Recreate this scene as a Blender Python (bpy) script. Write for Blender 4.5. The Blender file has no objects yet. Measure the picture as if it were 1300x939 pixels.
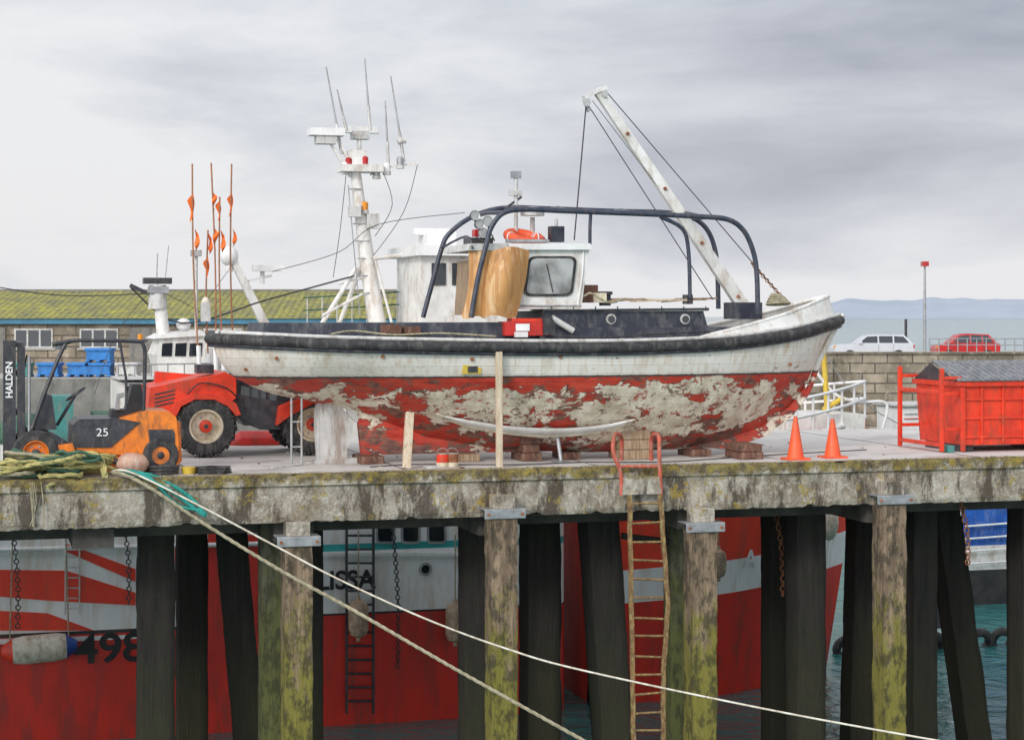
import bpy, math, random
from mathutils import Vector, Matrix, noise
import numpy as np
random.seed(7)
# ---------------------------------------------------------------- survey maths
F=2400.0;H=2.4;HY=400.0;CX=650.0
YAW=math.radians(16);c=math.cos(YAW);s=math.sin(YAW);D0=29.5
WATER=-5.9
def P(px,py,v):
    t=(px-CX)/F
    u=(t*(D0+v*c)+v*s)/(c-t*s)
    Y=D0+u*s+v*c
    return Vector((u,v,H-(py-HY)*Y/F))
def U(px,v): return P(px,0,v).x
def W(px,py,D): return Vector(((px-CX)*D/F,D,H-(py-HY)*D/F))
PIER=Matrix.Translation((0,D0,0))@Matrix.Rotation(YAW,4,'Z')
WORLD=Matrix.Identity(4)
# ---------------------------------------------------------------- materials
class N:
    def __init__(o,name):
        o.m=bpy.data.materials.new(name);o.m.use_nodes=True;o.t=o.m.node_tree
        o.b=o.t.nodes['Principled BSDF'];o.tc=o.t.nodes.new('ShaderNodeTexCoord').outputs['Object']
    def put(o,sock,v):
        if isinstance(v,bpy.types.NodeSocket): o.t.links.new(v,sock)
        elif isinstance(v,(tuple,list)) and len(v)==3 and sock.type=='RGBA': sock.default_value=(*v,1)
        else: sock.default_value=v
    def math(o,op,a,b=0.0,cl=False):
        n=o.t.nodes.new('ShaderNodeMath');n.operation=op;n.use_clamp=cl
        o.put(n.inputs[0],a);o.put(n.inputs[1],b);return n.outputs[0]
    def map(o,sc=(1,1,1),loc=(0,0,0),rot=(0,0,0),src=None):
        n=o.t.nodes.new('ShaderNodeMapping');n.inputs['Scale'].default_value=sc
        n.inputs['Location'].default_value=loc;n.inputs['Rotation'].default_value=rot
        o.t.links.new(src or o.tc,n.inputs['Vector']);return n.outputs[0]
    def noise(o,vec=None,sc=3,de=6,ro=.6,di=0):
        n=o.t.nodes.new('ShaderNodeTexNoise');n.inputs['Scale'].default_value=sc
        n.inputs['Detail'].default_value=de;n.inputs['Roughness'].default_value=ro
        n.inputs['Distortion'].default_value=di
        o.t.links.new(vec or o.tc,n.inputs['Vector']);return n.outputs['Fac']
    def ramp(o,f,pts,it='LINEAR'):
        n=o.t.nodes.new('ShaderNodeValToRGB');n.color_ramp.interpolation=it;e=n.color_ramp.elements
        while len(e)<len(pts): e.new(.5)
        for i,(p,cc) in enumerate(pts):
            e[i].position=p;e[i].color=(*cc,1) if isinstance(cc,(tuple,list)) else (cc,cc,cc,1)
        o.put(n.inputs[0],f);return n.outputs[0]
    def mix(o,f,a,b,bl='MIX'):
        n=o.t.nodes.new('ShaderNodeMix');n.data_type='RGBA';n.blend_type=bl
        o.put(n.inputs[0],f);o.put(n.inputs[6],a);o.put(n.inputs[7],b);return n.outputs[2]
    def sep(o,vec=None):
        n=o.t.nodes.new('ShaderNodeSeparateXYZ');o.t.links.new(vec or o.tc,n.inputs[0]);return n.outputs
    def bump(o,h,st=.3,d=.02):
        n=o.t.nodes.new('ShaderNodeBump');n.inputs['Strength'].default_value=st
        n.inputs['Distance'].default_value=d;o.t.links.new(h,n.inputs['Height'])
        o.t.links.new(n.outputs[0],o.b.inputs['Normal'])
    def done(o,col,ro=.6,me=0):
        o.put(o.b.inputs['Base Color'],col);o.put(o.b.inputs['Roughness'],ro);o.put(o.b.inputs['Metallic'],me)
        return o.m
M={}
def wm(name,c1,c2=None,sc=3,ro=.6,me=0,bump=.15,lo=.4,hi=.65,st=(1,1,1),grime=None,ga=.6):
    n=N(name);c2=c2 or tuple(x*.6 for x in c1)
    f=n.noise(n.map(st),sc,5,.65)
    col=n.mix(n.ramp(f,[(lo,0.),(hi,1.)]),c1,c2)
    if grime:
        g=n.noise(n.map((st[0]*1.3,st[1]*1.3,st[2]*.5),(3,5,1)),sc*1.7,6,.7)
        col=n.mix(n.math('MULTIPLY',n.ramp(g,[(.5,0.),(.64,1.)]),ga),col,grime)
    if bump:n.bump(n.noise(n.map(st),sc*8,3,.7),bump,.01)
    M[name]=n.done(col,n.ramp(f,[(0.,max(ro-.12,0)),(1.,min(ro+.12,1.))]),me)
wm('white_paint',(.78,.77,.74),(.6,.59,.55),2,.4,grime=(.33,.22,.13),ga=.5)
wm('white_clean',(.8,.8,.79),(.7,.7,.69),2,.35,bump=.03,grime=(.5,.46,.4),ga=.3)
wm('cream_paint',(.72,.66,.5),(.5,.43,.3),4,.5,grime=(.3,.18,.1))
wm('navy_paint',(.014,.018,.032),(.04,.045,.06),3,.5,grime=(.2,.19,.18),ga=.4)
wm('black_rubber',(.014,.014,.016),(.05,.05,.05),5,.7,grime=(.22,.2,.18),ga=.35)
wm('black_steel',(.02,.022,.028),(.05,.05,.06),6,.4,bump=.05,grime=(.16,.13,.1),ga=.35)
wm('blue_black_tube',(.02,.03,.055),(.05,.06,.085),6,.4,bump=.05,grime=(.2,.13,.1),ga=.3)
wm('red_paint',(.6,.03,.02),(.42,.02,.015),3,.45,grime=(.15,.05,.03),ga=.5)
wm('orange_red',(.76,.05,.015),(.55,.03,.01),3,.45,grime=(.22,.06,.03),ga=.6)
wm('forklift_orange',(.85,.23,.02),(.65,.16,.018),3,.4,grime=(.15,.08,.04),ga=.65)
wm('cone_orange',(.9,.12,.035),(.75,.09,.025),5,.5,grime=(.4,.1,.06))
wm('orange_cloth',(.9,.2,.03),(.7,.12,.02),8,.8)
wm('pole_orange',(.4,.16,.07),(.24,.13,.08),8,.7)
wm('plywood',(.58,.3,.1),(.36,.17,.06),1.6,.6,st=(3,3,.5),grime=(.72,.55,.33),ga=.7)
wm('timber',(.36,.25,.15),(.22,.14,.08),5,.8,st=(4,4,.6),grime=(.5,.45,.38))
wm('pale_timber',(.62,.5,.36),(.42,.32,.2),5,.8,st=(4,4,.5),grime=(.7,.68,.62))
wm('block_timber',(.16,.07,.045),(.08,.04,.03),5,.85,grime=(.3,.2,.14))
wm('grey_paint',(.42,.43,.43),(.3,.31,.31),3,.5,grime=(.2,.13,.09))
wm('light_grey',(.6,.6,.58),(.45,.45,.43),4,.5,grime=(.25,.2,.14))
wm('rudder_paint',(.62,.62,.6),(.4,.39,.37),2.2,.6,grime=(.24,.15,.1),ga=.7,st=(1,1,.6))
wm('rust',(.2,.07,.03),(.36,.16,.07),9,.85,bump=.5)
wm('ladder_rust',(.26,.15,.06),(.1,.05,.028),9,.85,bump=.5,grime=(.42,.36,.14))
wm('ladder_red',(.55,.1,.06),(.3,.1,.06),7,.75,bump=.4,grime=(.5,.3,.25))
wm('galv',(.4,.41,.42),(.27,.28,.29),6,.45,.5)
wm('rope_tan',(.44,.39,.27),(.24,.22,.14),12,.9,bump=.8)
wm('rope_yellow',(.52,.45,.17),(.26,.25,.11),9,.9,bump=.8)
wm('rope_teal',(.03,.36,.3),(.02,.2,.18),25,.9,bump=.8)
wm('dark_rope',(.03,.03,.035),(.08,.08,.08),20,.9)
wm('tub_blue',(.02,.2,.55),(.02,.13,.36),4,.5)
wm('tub_teal',(.05,.26,.24),(.06,.17,.15),4,.6,grime=(.2,.2,.18))
wm('net_green',(.07,.16,.1),(.04,.09,.07),14,.9,bump=1)
wm('buoy_tan',(.55,.42,.3),(.35,.24,.15),6,.6,grime=(.15,.1,.07))
wm('buoy_white',(.75,.72,.62),(.55,.48,.38),4,.5,grime=(.3,.2,.12))
wm('buoy_pink',(.55,.33,.24),(.36,.2,.15),6,.6,grime=(.6,.5,.42))
wm('hull_white',(.84,.85,.85),(.74,.75,.75),1.2,.35,bump=.05,st=(1,1,.4),grime=(.5,.38,.24),ga=.5)
wm('hull_red',(.7,.03,.014),(.5,.028,.016),1.5,.45,bump=.08,st=(1,1,.4),grime=(.18,.05,.035),ga=.6)
wm('hull_scarlet',(.85,.055,.018),(.7,.04,.016),1.5,.45,bump=.05,st=(1,1,.4),grime=(.35,.08,.05),ga=.45)
wm('hull_teal',(.03,.42,.42),(.03,.3,.32),2,.4)
wm('hull_blue',(.015,.1,.42),(.01,.06,.28),2,.4,grime=(.3,.35,.4),ga=.3)
wm('hull_black',(.02,.02,.022),(.05,.045,.04),2,.5)
wm('text_black',(.015,.015,.018),None,3,.5)
wm('text_white',(.8,.8,.8),(.75,.75,.75),3,.5)
wm('car_silver',(.55,.57,.6),(.5,.52,.55),2,.25,bump=.0)
wm('car_red',(.5,.02,.02),(.4,.015,.015),2,.25,bump=.0)
wm('lamp_red',(.5,.02,.02),None,3,.3)
wm('lamp_amber',(.8,.3,.02),None,3,.3)
wm('skip_lid',(.2,.21,.23),(.13,.14,.15),4,.6,grime=(.35,.34,.32))
wm('stone_dark',(.17,.16,.145),(.25,.235,.21),1.2,.9,bump=.6,grime=(.09,.085,.075))
wm('blue_fascia',(.05,.2,.3),(.04,.14,.22),2,.6)
wm('quay_top',(.42,.41,.38),(.33,.32,.3),.6,.9)
wm('haze_hill',(.36,.41,.48),(.31,.37,.44),.004,1,bump=0)  # distance haze painted in as a pale bluish base colour
wm('plastic_yellow',(.7,.5,.05),(.5,.35,.05),5,.5,grime=(.3,.18,.06))
wm('seat_vinyl',(.02,.02,.022),None,5,.5)
n=N('glass_dark');n.b.inputs['Specular IOR Level'].default_value=.8
M['glass_dark']=n.done((.02,.025,.03),.06)
n=N('wheel_glass');f=n.noise(n.map((1,1,1),(2,0,0),(0,.6,0)),1.8,4,.5)
M['wheel_glass']=n.done(n.ramp(f,[(.38,(.14,.145,.14)),(.62,(.42,.43,.42))]),.1)  # pale grey mottling paints a sky reflection into the glass colour

# peeling hull paint
n=N('peeling_hull_paint')
z=n.sep()[2];x=n.sep()[0]
zz=n.math('ADD',z,n.math('MULTIPLY',n.math('SUBTRACT',n.noise(None,9,4,.6),.5),.03))
below=n.math('LESS_THAN',zz,1.42)
N1=n.noise(n.map((1,.6,1.7),(2.2,0,.4)),1.6,13,.68,.25)
bias=n.ramp(n.math('DIVIDE',z,1.6,True),[(0.,.44),(.18,.465),(.36,.51),(.55,.54),(.72,.535),(.81,.45),(.86,.38),(1.,.36)])
xb=n.ramp(n.math('DIVIDE',n.math('ADD',x,5.0),12.,True),[(0.,.5),(.12,.49),(.25,.47),(.42,.51),(.65,.53),(.8,.53),(.9,.505),(1.,.49)])
v=n.math('ADD',n.math('ADD',N1,n.math('SUBTRACT',bias,.5)),n.math('SUBTRACT',xb,.5))
flake=n.ramp(v,[(0.,0.),(.51,0.),(.515,1.)])
edge=n.ramp(v,[(0.,0.),(.48,0.),(.494,1.),(.51,1.),(.515,0.)])
N3=n.math('ADD',n.noise(n.map((1.,.6,2.4),(7,3,1)),2.3,12,.7,.15),n.ramp(n.math('DIVIDE',z,1.5,True),[(0.,.08),(.3,.045),(.6,.015),(.85,-.0),(1.,0.)]))
dark=n.ramp(N3,[(.545,0.),(.56,1.)])
red=n.mix(n.ramp(n.noise(n.map((.6,.6,2.2)),3,8,.7),[(.35,0.),(.65,1.)]),(.38,.018,.01),(.62,.07,.035))
dk=n.mix(n.ramp(n.noise(n.map((1,1,1.5)),5,8,.7),[(.35,0.),(.65,1.)]),(.05,.03,.025),(.27,.14,.1))
red2=n.mix(n.math('MULTIPLY',dark,.93),red,dk)
cream=n.mix(n.ramp(n.noise(n.map((1,1,.8)),3,9,.72),[(.38,0.),(.64,1.)]),(.88,.82,.68),(.5,.41,.3))
spk=n.ramp(n.noise(n.map((1,1,1.5),(4,1,1)),5,11,.76),[(.555,0.),(.572,1.)])
cream=n.mix(n.math('MULTIPLY',spk,.92),cream,n.mix(n.ramp(n.noise(None,3,4,.6),[(.45,0.),(.55,1.)]),(.42,.07,.045),(.17,.11,.085)))
low=n.mix(flake,n.mix(n.math('MULTIPLY',edge,.8),red2,dk),cream)
grim=n.ramp(n.math('ADD',z,n.math('MULTIPLY',n.noise(None,2.5,6,.7),.5)),[(.3,1.),(.7,0.)])
low=n.mix(n.math('MULTIPLY',grim,.45),low,(.1,.06,.05))
rs=n.ramp(n.noise(n.map((7,7,.5),(2,2,2)),1.6,7,.7),[(.54,0.),(.68,1.)])
low=n.mix(n.math('MULTIPLY',rs,.25),low,(.3,.14,.07))
st=n.noise(n.map((9,9,.5)),1.5,7,.65)
hi_=n.ramp(n.math('DIVIDE',z,2.4,True),[(.55,.35),(.8,.95)])
streak=n.math('MULTIPLY',n.ramp(st,[(.5,0.),(.68,1.)]),n.math('MULTIPLY',hi_,.75))
top=n.mix(n.noise(None,1.5,6,.6),(.83,.81,.76),(.66,.62,.55))
top=n.mix(streak,top,(.5,.31,.14))
wide=n.ramp(n.noise(n.map((1,1,.5),(5,5,2)),2.2,7,.7),[(.52,0.),(.68,1.)])
top=n.mix(n.math('MULTIPLY',wide,.45),top,(.42,.33,.22))
chips=n.ramp(n.noise(n.map((1,1,1.6),(1,8,3)),6,10,.72),[(.635,0.),(.65,1.)])
top=n.mix(n.math('MULTIPLY',chips,.8),top,(.2,.11,.07))
col=n.mix(below,top,low)
line=n.math('LESS_THAN',n.math('ABSOLUTE',n.math('SUBTRACT',zz,1.42)),.018)
col=n.mix(n.math('MULTIPLY',line,.9),col,(.05,.035,.035))
pl=n.math('SINE',n.math('MULTIPLY',z,48.))
hgt=n.math('ADD',n.math('MULTIPLY',flake,-.6),n.math('MULTIPLY',n.ramp(pl,[(.9,0.),(1.,1.)]),.5))
n.bump(n.math('ADD',hgt,n.math('MULTIPLY',n.noise(None,20,4,.7),.5)),.6,.014)
M['peeling_hull_paint']=n.done(col,.62)

# pier concrete fascia w/ lichen
n=N('lichen_concrete')
a=n.noise(None,1.2,7,.7);b=n.noise(n.map((1,1,.3),(5,2,8)),2.6,9,.74);d=n.noise(None,7,8,.75)
z=n.sep()[2]
col=n.mix(n.ramp(a,[(.38,0.),(.6,1.)]),(.55,.5,.42),(.28,.23,.165))
col=n.mix(n.math('MULTIPLY',n.ramp(d,[(.49,0.),(.59,1.)]),.6),col,(.7,.66,.57))
col=n.mix(n.math('MULTIPLY',n.ramp(b,[(.485,0.),(.57,1.)]),.88),col,(.075,.055,.038))
topm=n.ramp(n.math('ADD',n.math('MULTIPLY',z,1.5),n.math('MULTIPLY',n.noise(None,4.5,9,.78),1.4)),[(.43,0.),(.57,1.)])
col=n.mix(n.math('MULTIPLY',topm,.88),col,n.mix(n.ramp(n.noise(None,6,5,.7),[(.4,0.),(.6,1.)]),(.075,.055,.03),(.3,.23,.045)))
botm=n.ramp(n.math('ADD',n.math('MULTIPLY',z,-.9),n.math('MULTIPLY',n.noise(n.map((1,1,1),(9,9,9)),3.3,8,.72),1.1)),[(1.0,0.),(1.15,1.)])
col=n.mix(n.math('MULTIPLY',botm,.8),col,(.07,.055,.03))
yl=n.ramp(n.noise(n.map((1,1,1),(3,1,2)),3.5,9,.76),[(.58,0.),(.62,1.)])
col=n.mix(n.math('MULTIPLY',yl,.8),col,(.4,.29,.05))
n.bump(n.math('ADD',d,n.noise(None,30,4,.7)),1.,.04)
M['lichen_concrete']=n.done(col,.9)
n=N('deck_concrete')
a=n.noise(None,.5,6,.65);b=n.noise(None,3.5,7,.75)
col=n.mix(a,(.67,.65,.62),(.47,.45,.42));col=n.mix(n.math('MULTIPLY',n.ramp(b,[(.5,0.),(.66,1.)]),.5),col,(.33,.3,.26))
pud=n.ramp(n.noise(n.map((.5,1,1),(9,1,1)),.9,5,.6),[(.55,0.),(.6,1.)])
col=n.mix(n.math('MULTIPLY',pud,.35),col,(.24,.22,.2))
y_=n.sep(n.map())[1]
edge=n.ramp(n.math('ADD',n.math('MULTIPLY',y_,-1.2),n.math('MULTIPLY',n.noise(None,2,8,.7),1.4)),[(.2,0.),(.5,1.)])
col=n.mix(n.math('MULTIPLY',edge,.8),col,(.25,.2,.12))
n.bump(b,.3,.02);M['deck_concrete']=n.done(col,n.ramp(pud,[(0.,.85),(1.,.5)]))
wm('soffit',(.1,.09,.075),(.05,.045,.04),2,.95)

def pilemat(name,c1,c2,green,z0,z1,amt,brk=1.6):
    n=N(name)
    a=n.noise(n.map((5,5,.5)),2,7,.7);z=n.sep()[2]
    col=n.mix(n.ramp(a,[(.35,0.),(.65,1.)]),c1,c2)
    k=n.math('ADD',n.math('DIVIDE',n.math('SUBTRACT',z0,z),z0-z1),n.math('SUBTRACT',n.math('MULTIPLY',n.noise(n.map((1.4,1.4,.6)),4,8,.72),brk),brk/2))
    col=n.mix(n.math('MULTIPLY',n.ramp(k,[(.2,0.),(.7,1.)]),amt),col,green)
    k2=n.ramp(n.noise(n.map((1,1,.5),(4,4,4)),6,8,.7),[(.47,0.),(.57,1.)])
    col=n.mix(n.math('MULTIPLY',k2,.85*amt),col,(.03,.028,.016))
    n.bump(n.noise(n.map((6,6,.7)),4,6,.75),1.,.05);M[name]=n.done(col,.9)
pilemat('mossy_timber',(.4,.29,.19),(.12,.08,.055),(.23,.21,.025),-1.6,-3.6,.85,3.0)
pilemat('mossy_concrete',(.14,.14,.09),(.055,.055,.035),(.12,.13,.03),-.8,-3.4,.8,2.6)
pilemat('tarred_timber',(.014,.012,.012),(.04,.033,.028),(.04,.04,.016),-2.2,-4.8,.7)

n=N('granite_blocks')
mp=n.map((1,1,1),(0,0,0),(math.radians(90),0,0))
br=n.t.nodes.new('ShaderNodeTexBrick');n.t.links.new(mp,br.inputs['Vector'])
br.inputs['Scale'].default_value=1;br.inputs['Brick Width'].default_value=1.25;br.inputs['Row Height'].default_value=.5
br.inputs['Mortar Size'].default_value=.035;br.inputs['Color1'].default_value=(.4,.33,.25,1);br.inputs['Color2'].default_value=(.24,.2,.15,1)
br.inputs['Mortar'].default_value=(.11,.095,.08,1)
a=n.noise(n.map((1,1,.5)),.5,7,.7);col=n.mix(n.ramp(a,[(.4,0.),(.62,.8)]),br.outputs['Color'],(.11,.09,.06))
col=n.mix(n.math('MULTIPLY',n.ramp(n.noise(None,1.8,8,.7),[(.53,0.),(.66,1.)]),.6),col,(.5,.43,.33))
n.bump(n.math('ADD',n.math('MULTIPLY',br.outputs['Fac'],-1.),n.noise(None,3,6,.7)),.8,.06)
M['granite_blocks']=n.done(col,.9)
n=N('lichen_roof')
a=n.noise(None,.9,8,.75);b=n.noise(None,4,6,.7)
w=n.math('SINE',n.math('MULTIPLY',n.sep()[0],21.))
col=n.mix(n.ramp(a,[(.35,0.),(.6,1.)]),(.17,.18,.09),(.36,.34,.06));col=n.mix(n.math('MULTIPLY',n.ramp(b,[(.44,0.),(.6,1.)]),.75),col,(.13,.12,.085))
n.bump(n.math('ADD',w,b),.6,.05);M['lichen_roof']=n.done(col,.95)
n=N('sea_water')
wv=n.noise(n.map((1,1,1)),1.6,5,.55,.4);w2=n.noise(n.map((.5,1,1)),.25,4,.5)
n.b.inputs['IOR'].default_value=1.33
n.bump(n.math('ADD',wv,n.math('MULTIPLY',w2,1.5)),.55,.22)
M['sea_water']=n.done(n.mix(w2,(.03,.15,.145),(.05,.22,.21)),.07)

# ---------------------------------------------------------------- mesh builder
def cr(pts,k=6,closed=False):
    pts=[Vector(p) for p in pts];out=[];m=len(pts)
    rng=range(m if closed else m-1)
    for i in rng:
        if closed: p0,p1,p2,p3=pts[(i-1)%m],pts[i],pts[(i+1)%m],pts[(i+2)%m]
        else: p0,p1,p2,p3=pts[max(i-1,0)],pts[i],pts[i+1],pts[min(i+2,m-1)]
        for j in range(k):
            t=j/k;out.append(.5*((2*p1)+(-p0+p2)*t+(2*p0-5*p1+4*p2-p3)*t*t+(-p0+3*p1-3*p2+p3)*t**3))
    if not closed: out.append(pts[-1])
    return out
class B:
    def __init__(o,name,frame=PIER,re=True,bevel=0.0):
        o.name=name;o.f=frame;o.re=re;o.bev=bevel;o.v=[];o.fc=[];o.fm=[];o.fs=[];o.ms=[];o.parts=[]
    def mi(o,m):
        if m not in o.ms:o.ms.append(m)
        return o.ms.index(m)
    def add(o,vs,fs,m,sm=False):
        k=len(o.v);o.v+=[Vector(q) for q in vs];i=o.mi(m)
        for f in fs:o.fc.append([a+k for a in f]);o.fm.append(i);o.fs.append(sm)
    def box(o,ctr,size,m,rot=None):
        cx,hx=Vector(ctr),Vector(size)/2;vs=[]
        for a in(-1,1):
            for b in(-1,1):
                for d in(-1,1):
                    q=Vector((a*hx.x,b*hx.y,d*hx.z))
                    if rot:q=rot@q
                    vs.append(cx+q)
        o.add(vs,[(0,1,3,2),(4,6,7,5),(0,4,5,1),(2,3,7,6),(0,2,6,4),(1,5,7,3)],m)
    def bb(o,a,b,m):
        a,b=Vector(a),Vector(b);o.box((a+b)/2,(abs(b.x-a.x),abs(b.y-a.y),abs(b.z-a.z)),m)
    def beam(o,p0,p1,w,h,m,w2=None,h2=None):
        p0,p1=Vector(p0),Vector(p1);d=(p1-p0).normalized()
        sd=Vector((0,1,0)) if abs(d.y)<.9 else Vector((1,0,0))
        up=d.cross(sd).normalized();sd=up.cross(d).normalized();vs=[]
        for p,ww,hh in((p0,w,h),(p1,w2 or w,h2 or h)):
            for a,b in((-1,-1),(1,-1),(1,1),(-1,1)):vs.append(p+sd*ww/2*a+up*hh/2*b)
        o.add(vs,[(0,1,2,3),(7,6,5,4),(0,4,5,1),(1,5,6,2),(2,6,7,3),(3,7,4,0)],m)
    def tube(o,pts,r,m,nn=8,closed=False,rs=None):
        pts=[Vector(p) for p in pts];L=len(pts);vs=[];up=None
        for i,p in enumerate(pts):
            d=((pts[(i+1)%L]-pts[i-1]) if closed else (pts[min(i+1,L-1)]-pts[max(i-1,0)]))
            if d.length<1e-9:d=Vector((0,0,1))
            d.normalize()
            if up is None:up=d.orthogonal().normalized()
            up=(up-d*up.dot(d))
            if up.length<1e-6:up=d.orthogonal()
            up.normalize();sd=d.cross(up);rr=rs[i] if rs else r
            for k in range(nn):
                a=2*math.pi*k/nn;vs.append(p+(up*math.cos(a)+sd*math.sin(a))*rr)
        fs=[]
        for i in range(L if closed else L-1):
            i2=(i+1)%L
            for k in range(nn):
                k2=(k+1)%nn;fs.append((i*nn+k,i*nn+k2,i2*nn+k2,i2*nn+k))
        o.add(vs,fs,m,True)
        if not closed:
            o.add([vs[k] for k in range(nn)],[tuple(range(nn))[::-1]],m)
            o.add([vs[(L-1)*nn+k] for k in range(nn)],[tuple(range(nn))],m)
    def rope(o,pts,r,m,lay=2.2):
        """three-strand laid rope along a smooth path"""
        pts=[Vector(p) for p in pts];d=[0]
        for i in range(1,len(pts)):d.append(d[-1]+(pts[i]-pts[i-1]).length)
        tot=d[-1];k=max(8,int(tot/(r*1.6)));
        if k>700:k=700
        res=[];j=0
        for i in range(k+1):
            q=tot*i/k
            while j<len(d)-2 and d[j+1]<q:j+=1
            t=(q-d[j])/max(d[j+1]-d[j],1e-9);res.append(pts[j].lerp(pts[j+1],t))
        for st_ in range(3):
            out=[]
            for i,p in enumerate(res):
                dd=(res[min(i+1,k)]-res[max(i-1,0)]);dd.normalize()
                a=Vector((0,1,0));a=(a-dd*a.dot(dd)).normalized();e=dd.cross(a)
                th=2*math.pi*(st_/3)+tot*i/k/(r*lay)
                out.append(p+(a*math.cos(th)+e*math.sin(th))*r*.5)
            o.tube(out,r*.58,m,5)
    def cyl(o,p0,p1,r,m,r2=None,nn=14):
        o.tube([p0,p1],r,m,nn,rs=[r,r if r2 is None else r2])
    def prism(o,pts,ext,m):
        pts=[Vector(p) for p in pts];e=Vector(ext);k=len(pts)
        vs=pts+[p+e for p in pts]
        o.add(vs,[tuple(range(k)),tuple(range(2*k-1,k-1,-1))]+[(i,i+k,(i+1)%k+k,(i+1)%k) for i in range(k)],m)
    def T(o,pix,v,dv,m):
        o.prism([P(a,b,v) for a,b in pix],(0,dv,0),m)
    def lathe(o,ctr,axis,prof,m,nn=24,mats=None):
        ctr=Vector(ctr);ax=Vector(axis).normalized();up=ax.orthogonal().normalized();sd=ax.cross(up);L=len(prof);vs=[]
        for r,h in prof:
            for k in range(nn):
                a=2*math.pi*k/nn;vs.append(ctr+ax*h+(up*math.cos(a)+sd*math.sin(a))*r)
        for i in range(L-1):
            base=[vs[i*nn+k] for k in range(nn)]+[vs[(i+1)*nn+k] for k in range(nn)]
            o.add(base,[(k,(k+1)%nn,nn+(k+1)%nn,nn+k) for k in range(nn)],(mats[i] if mats else m),True)
    def ell(o,ctr,r,m,nn=16,jit=0,seed=0,sm=True):
        ctr=Vector(ctr);vs=[];R=nn//2
        for i in range(R+1):
            th=math.pi*i/R
            for k in range(nn):
                a=2*math.pi*k/nn;q=Vector((math.sin(th)*math.cos(a),math.sin(th)*math.sin(a),math.cos(th)))
                j=1+jit*noise.noise(q*1.7+Vector((seed,seed*2.3,0)))+jit*.3*noise.noise(q*4+Vector((seed,0,seed)))
                vs.append(ctr+Vector((q.x*r[0],q.y*r[1],q.z*r[2]))*j)
        o.add(vs,[(i*nn+k,(i+1)*nn+k,(i+1)*nn+(k+1)%nn,i*nn+(k+1)%nn) for i in range(R) for k in range(nn)],m,sm)
    def grid(o,fn,nu,nv,m,sm=True,mf=None):
        vs=[fn(i/nu,j/nv) for i in range(nu+1) for j in range(nv+1)]
        k=len(o.v);o.v+=[Vector(q) for q in vs]
        for i in range(nu):
            for j in range(nv):
                a=i*(nv+1)+j;o.fc.append([k+a,k+a+nv+1,k+a+nv+2,k+a+1]);o.fm.append(o.mi(mf(i,j) if mf else m));o.fs.append(sm)
    def torus(o,ctr,axis,R,r,m,nn=24,n2=8):
        ax=Vector(axis).normalized();up=ax.orthogonal().normalized();sd=ax.cross(up)
        o.tube([Vector(ctr)+(up*math.cos(a)+sd*math.sin(a))*R for a in[2*math.pi*k/nn for k in range(nn)]],r,m,n2,True)
    def text(o,body,p,size,mat,right=(1,0,0),up=(0,0,1),sx=1,name='lettering',bold=.0,al='CENTER'):
        o.parts.append((body,Vector(p),size,mat,Vector(right),Vector(up),sx,name,bold,al))
    def done(o):
        off=Vector((0,0,0))
        if o.re and o.v:
            xs=[q.x for q in o.v];ys=[q.y for q in o.v];zs=[q.z for q in o.v]
            off=Vector(((min(xs)+max(xs))/2,(min(ys)+max(ys))/2,min(zs)))
        me=bpy.data.meshes.new(o.name);me.from_pydata([q-off for q in o.v],[],o.fc)
        for m in o.ms:me.materials.append(M[m])
        me.polygons.foreach_set('material_index',o.fm);me.polygons.foreach_set('use_smooth',o.fs);me.update()
        ob=bpy.data.objects.new(o.name,me);bpy.context.collection.objects.link(ob)
        ob.matrix_world=o.f@Matrix.Translation(off)
        if o.bev:
            md=ob.modifiers.new('bevel','BEVEL');md.width=o.bev;md.segments=2;md.limit_method='ANGLE';md.angle_limit=math.radians(40)
        for body,p,size,mat,r,up,sx,nm,bold,al in o.parts:
            cu=bpy.data.curves.new(nm,'FONT');cu.body=body;cu.size=size;cu.extrude=.004;cu.offset=bold;cu.align_x=al;cu.align_y='CENTER'
            cu.materials.append(M[mat]);t=bpy.data.objects.new(nm,cu);bpy.context.collection.objects.link(t)
            r.normalize();up.normalize();nz=r.cross(up)
            mt=Matrix((( r.x*sx,up.x,nz.x,0),(r.y*sx,up.y,nz.y,0),(r.z*sx,up.z,nz.z,0),(0,0,0,1)))
            t.parent=ob;t.matrix_basis=Matrix.Translation(p-off)@mt
        return ob

# ================================================================= SEA, HILLS
b=B('sea',WORLD,False);b.add([(-6000,-60,WATER),(6000,-60,WATER),(6000,9000,WATER),(-6000,9000,WATER)],[(0,1,2,3)],'sea_water');b.done()
b=B('seabed',WORLD,False);b.add([(-6000,-60,-9),(6000,-60,-9),(6000,9000,-9),(-6000,9000,-9)],[(0,1,2,3)],'stone_dark');b.done()
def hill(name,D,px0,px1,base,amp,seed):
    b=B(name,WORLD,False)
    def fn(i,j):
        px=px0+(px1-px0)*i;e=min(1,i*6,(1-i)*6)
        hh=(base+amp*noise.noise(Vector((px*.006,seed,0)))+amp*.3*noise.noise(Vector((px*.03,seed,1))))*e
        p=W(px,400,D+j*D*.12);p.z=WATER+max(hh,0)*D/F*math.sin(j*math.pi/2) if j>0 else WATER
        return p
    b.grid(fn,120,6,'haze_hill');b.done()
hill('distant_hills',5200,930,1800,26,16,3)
hill('distant_hills',5600,-700,330,20,14,9)

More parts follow.
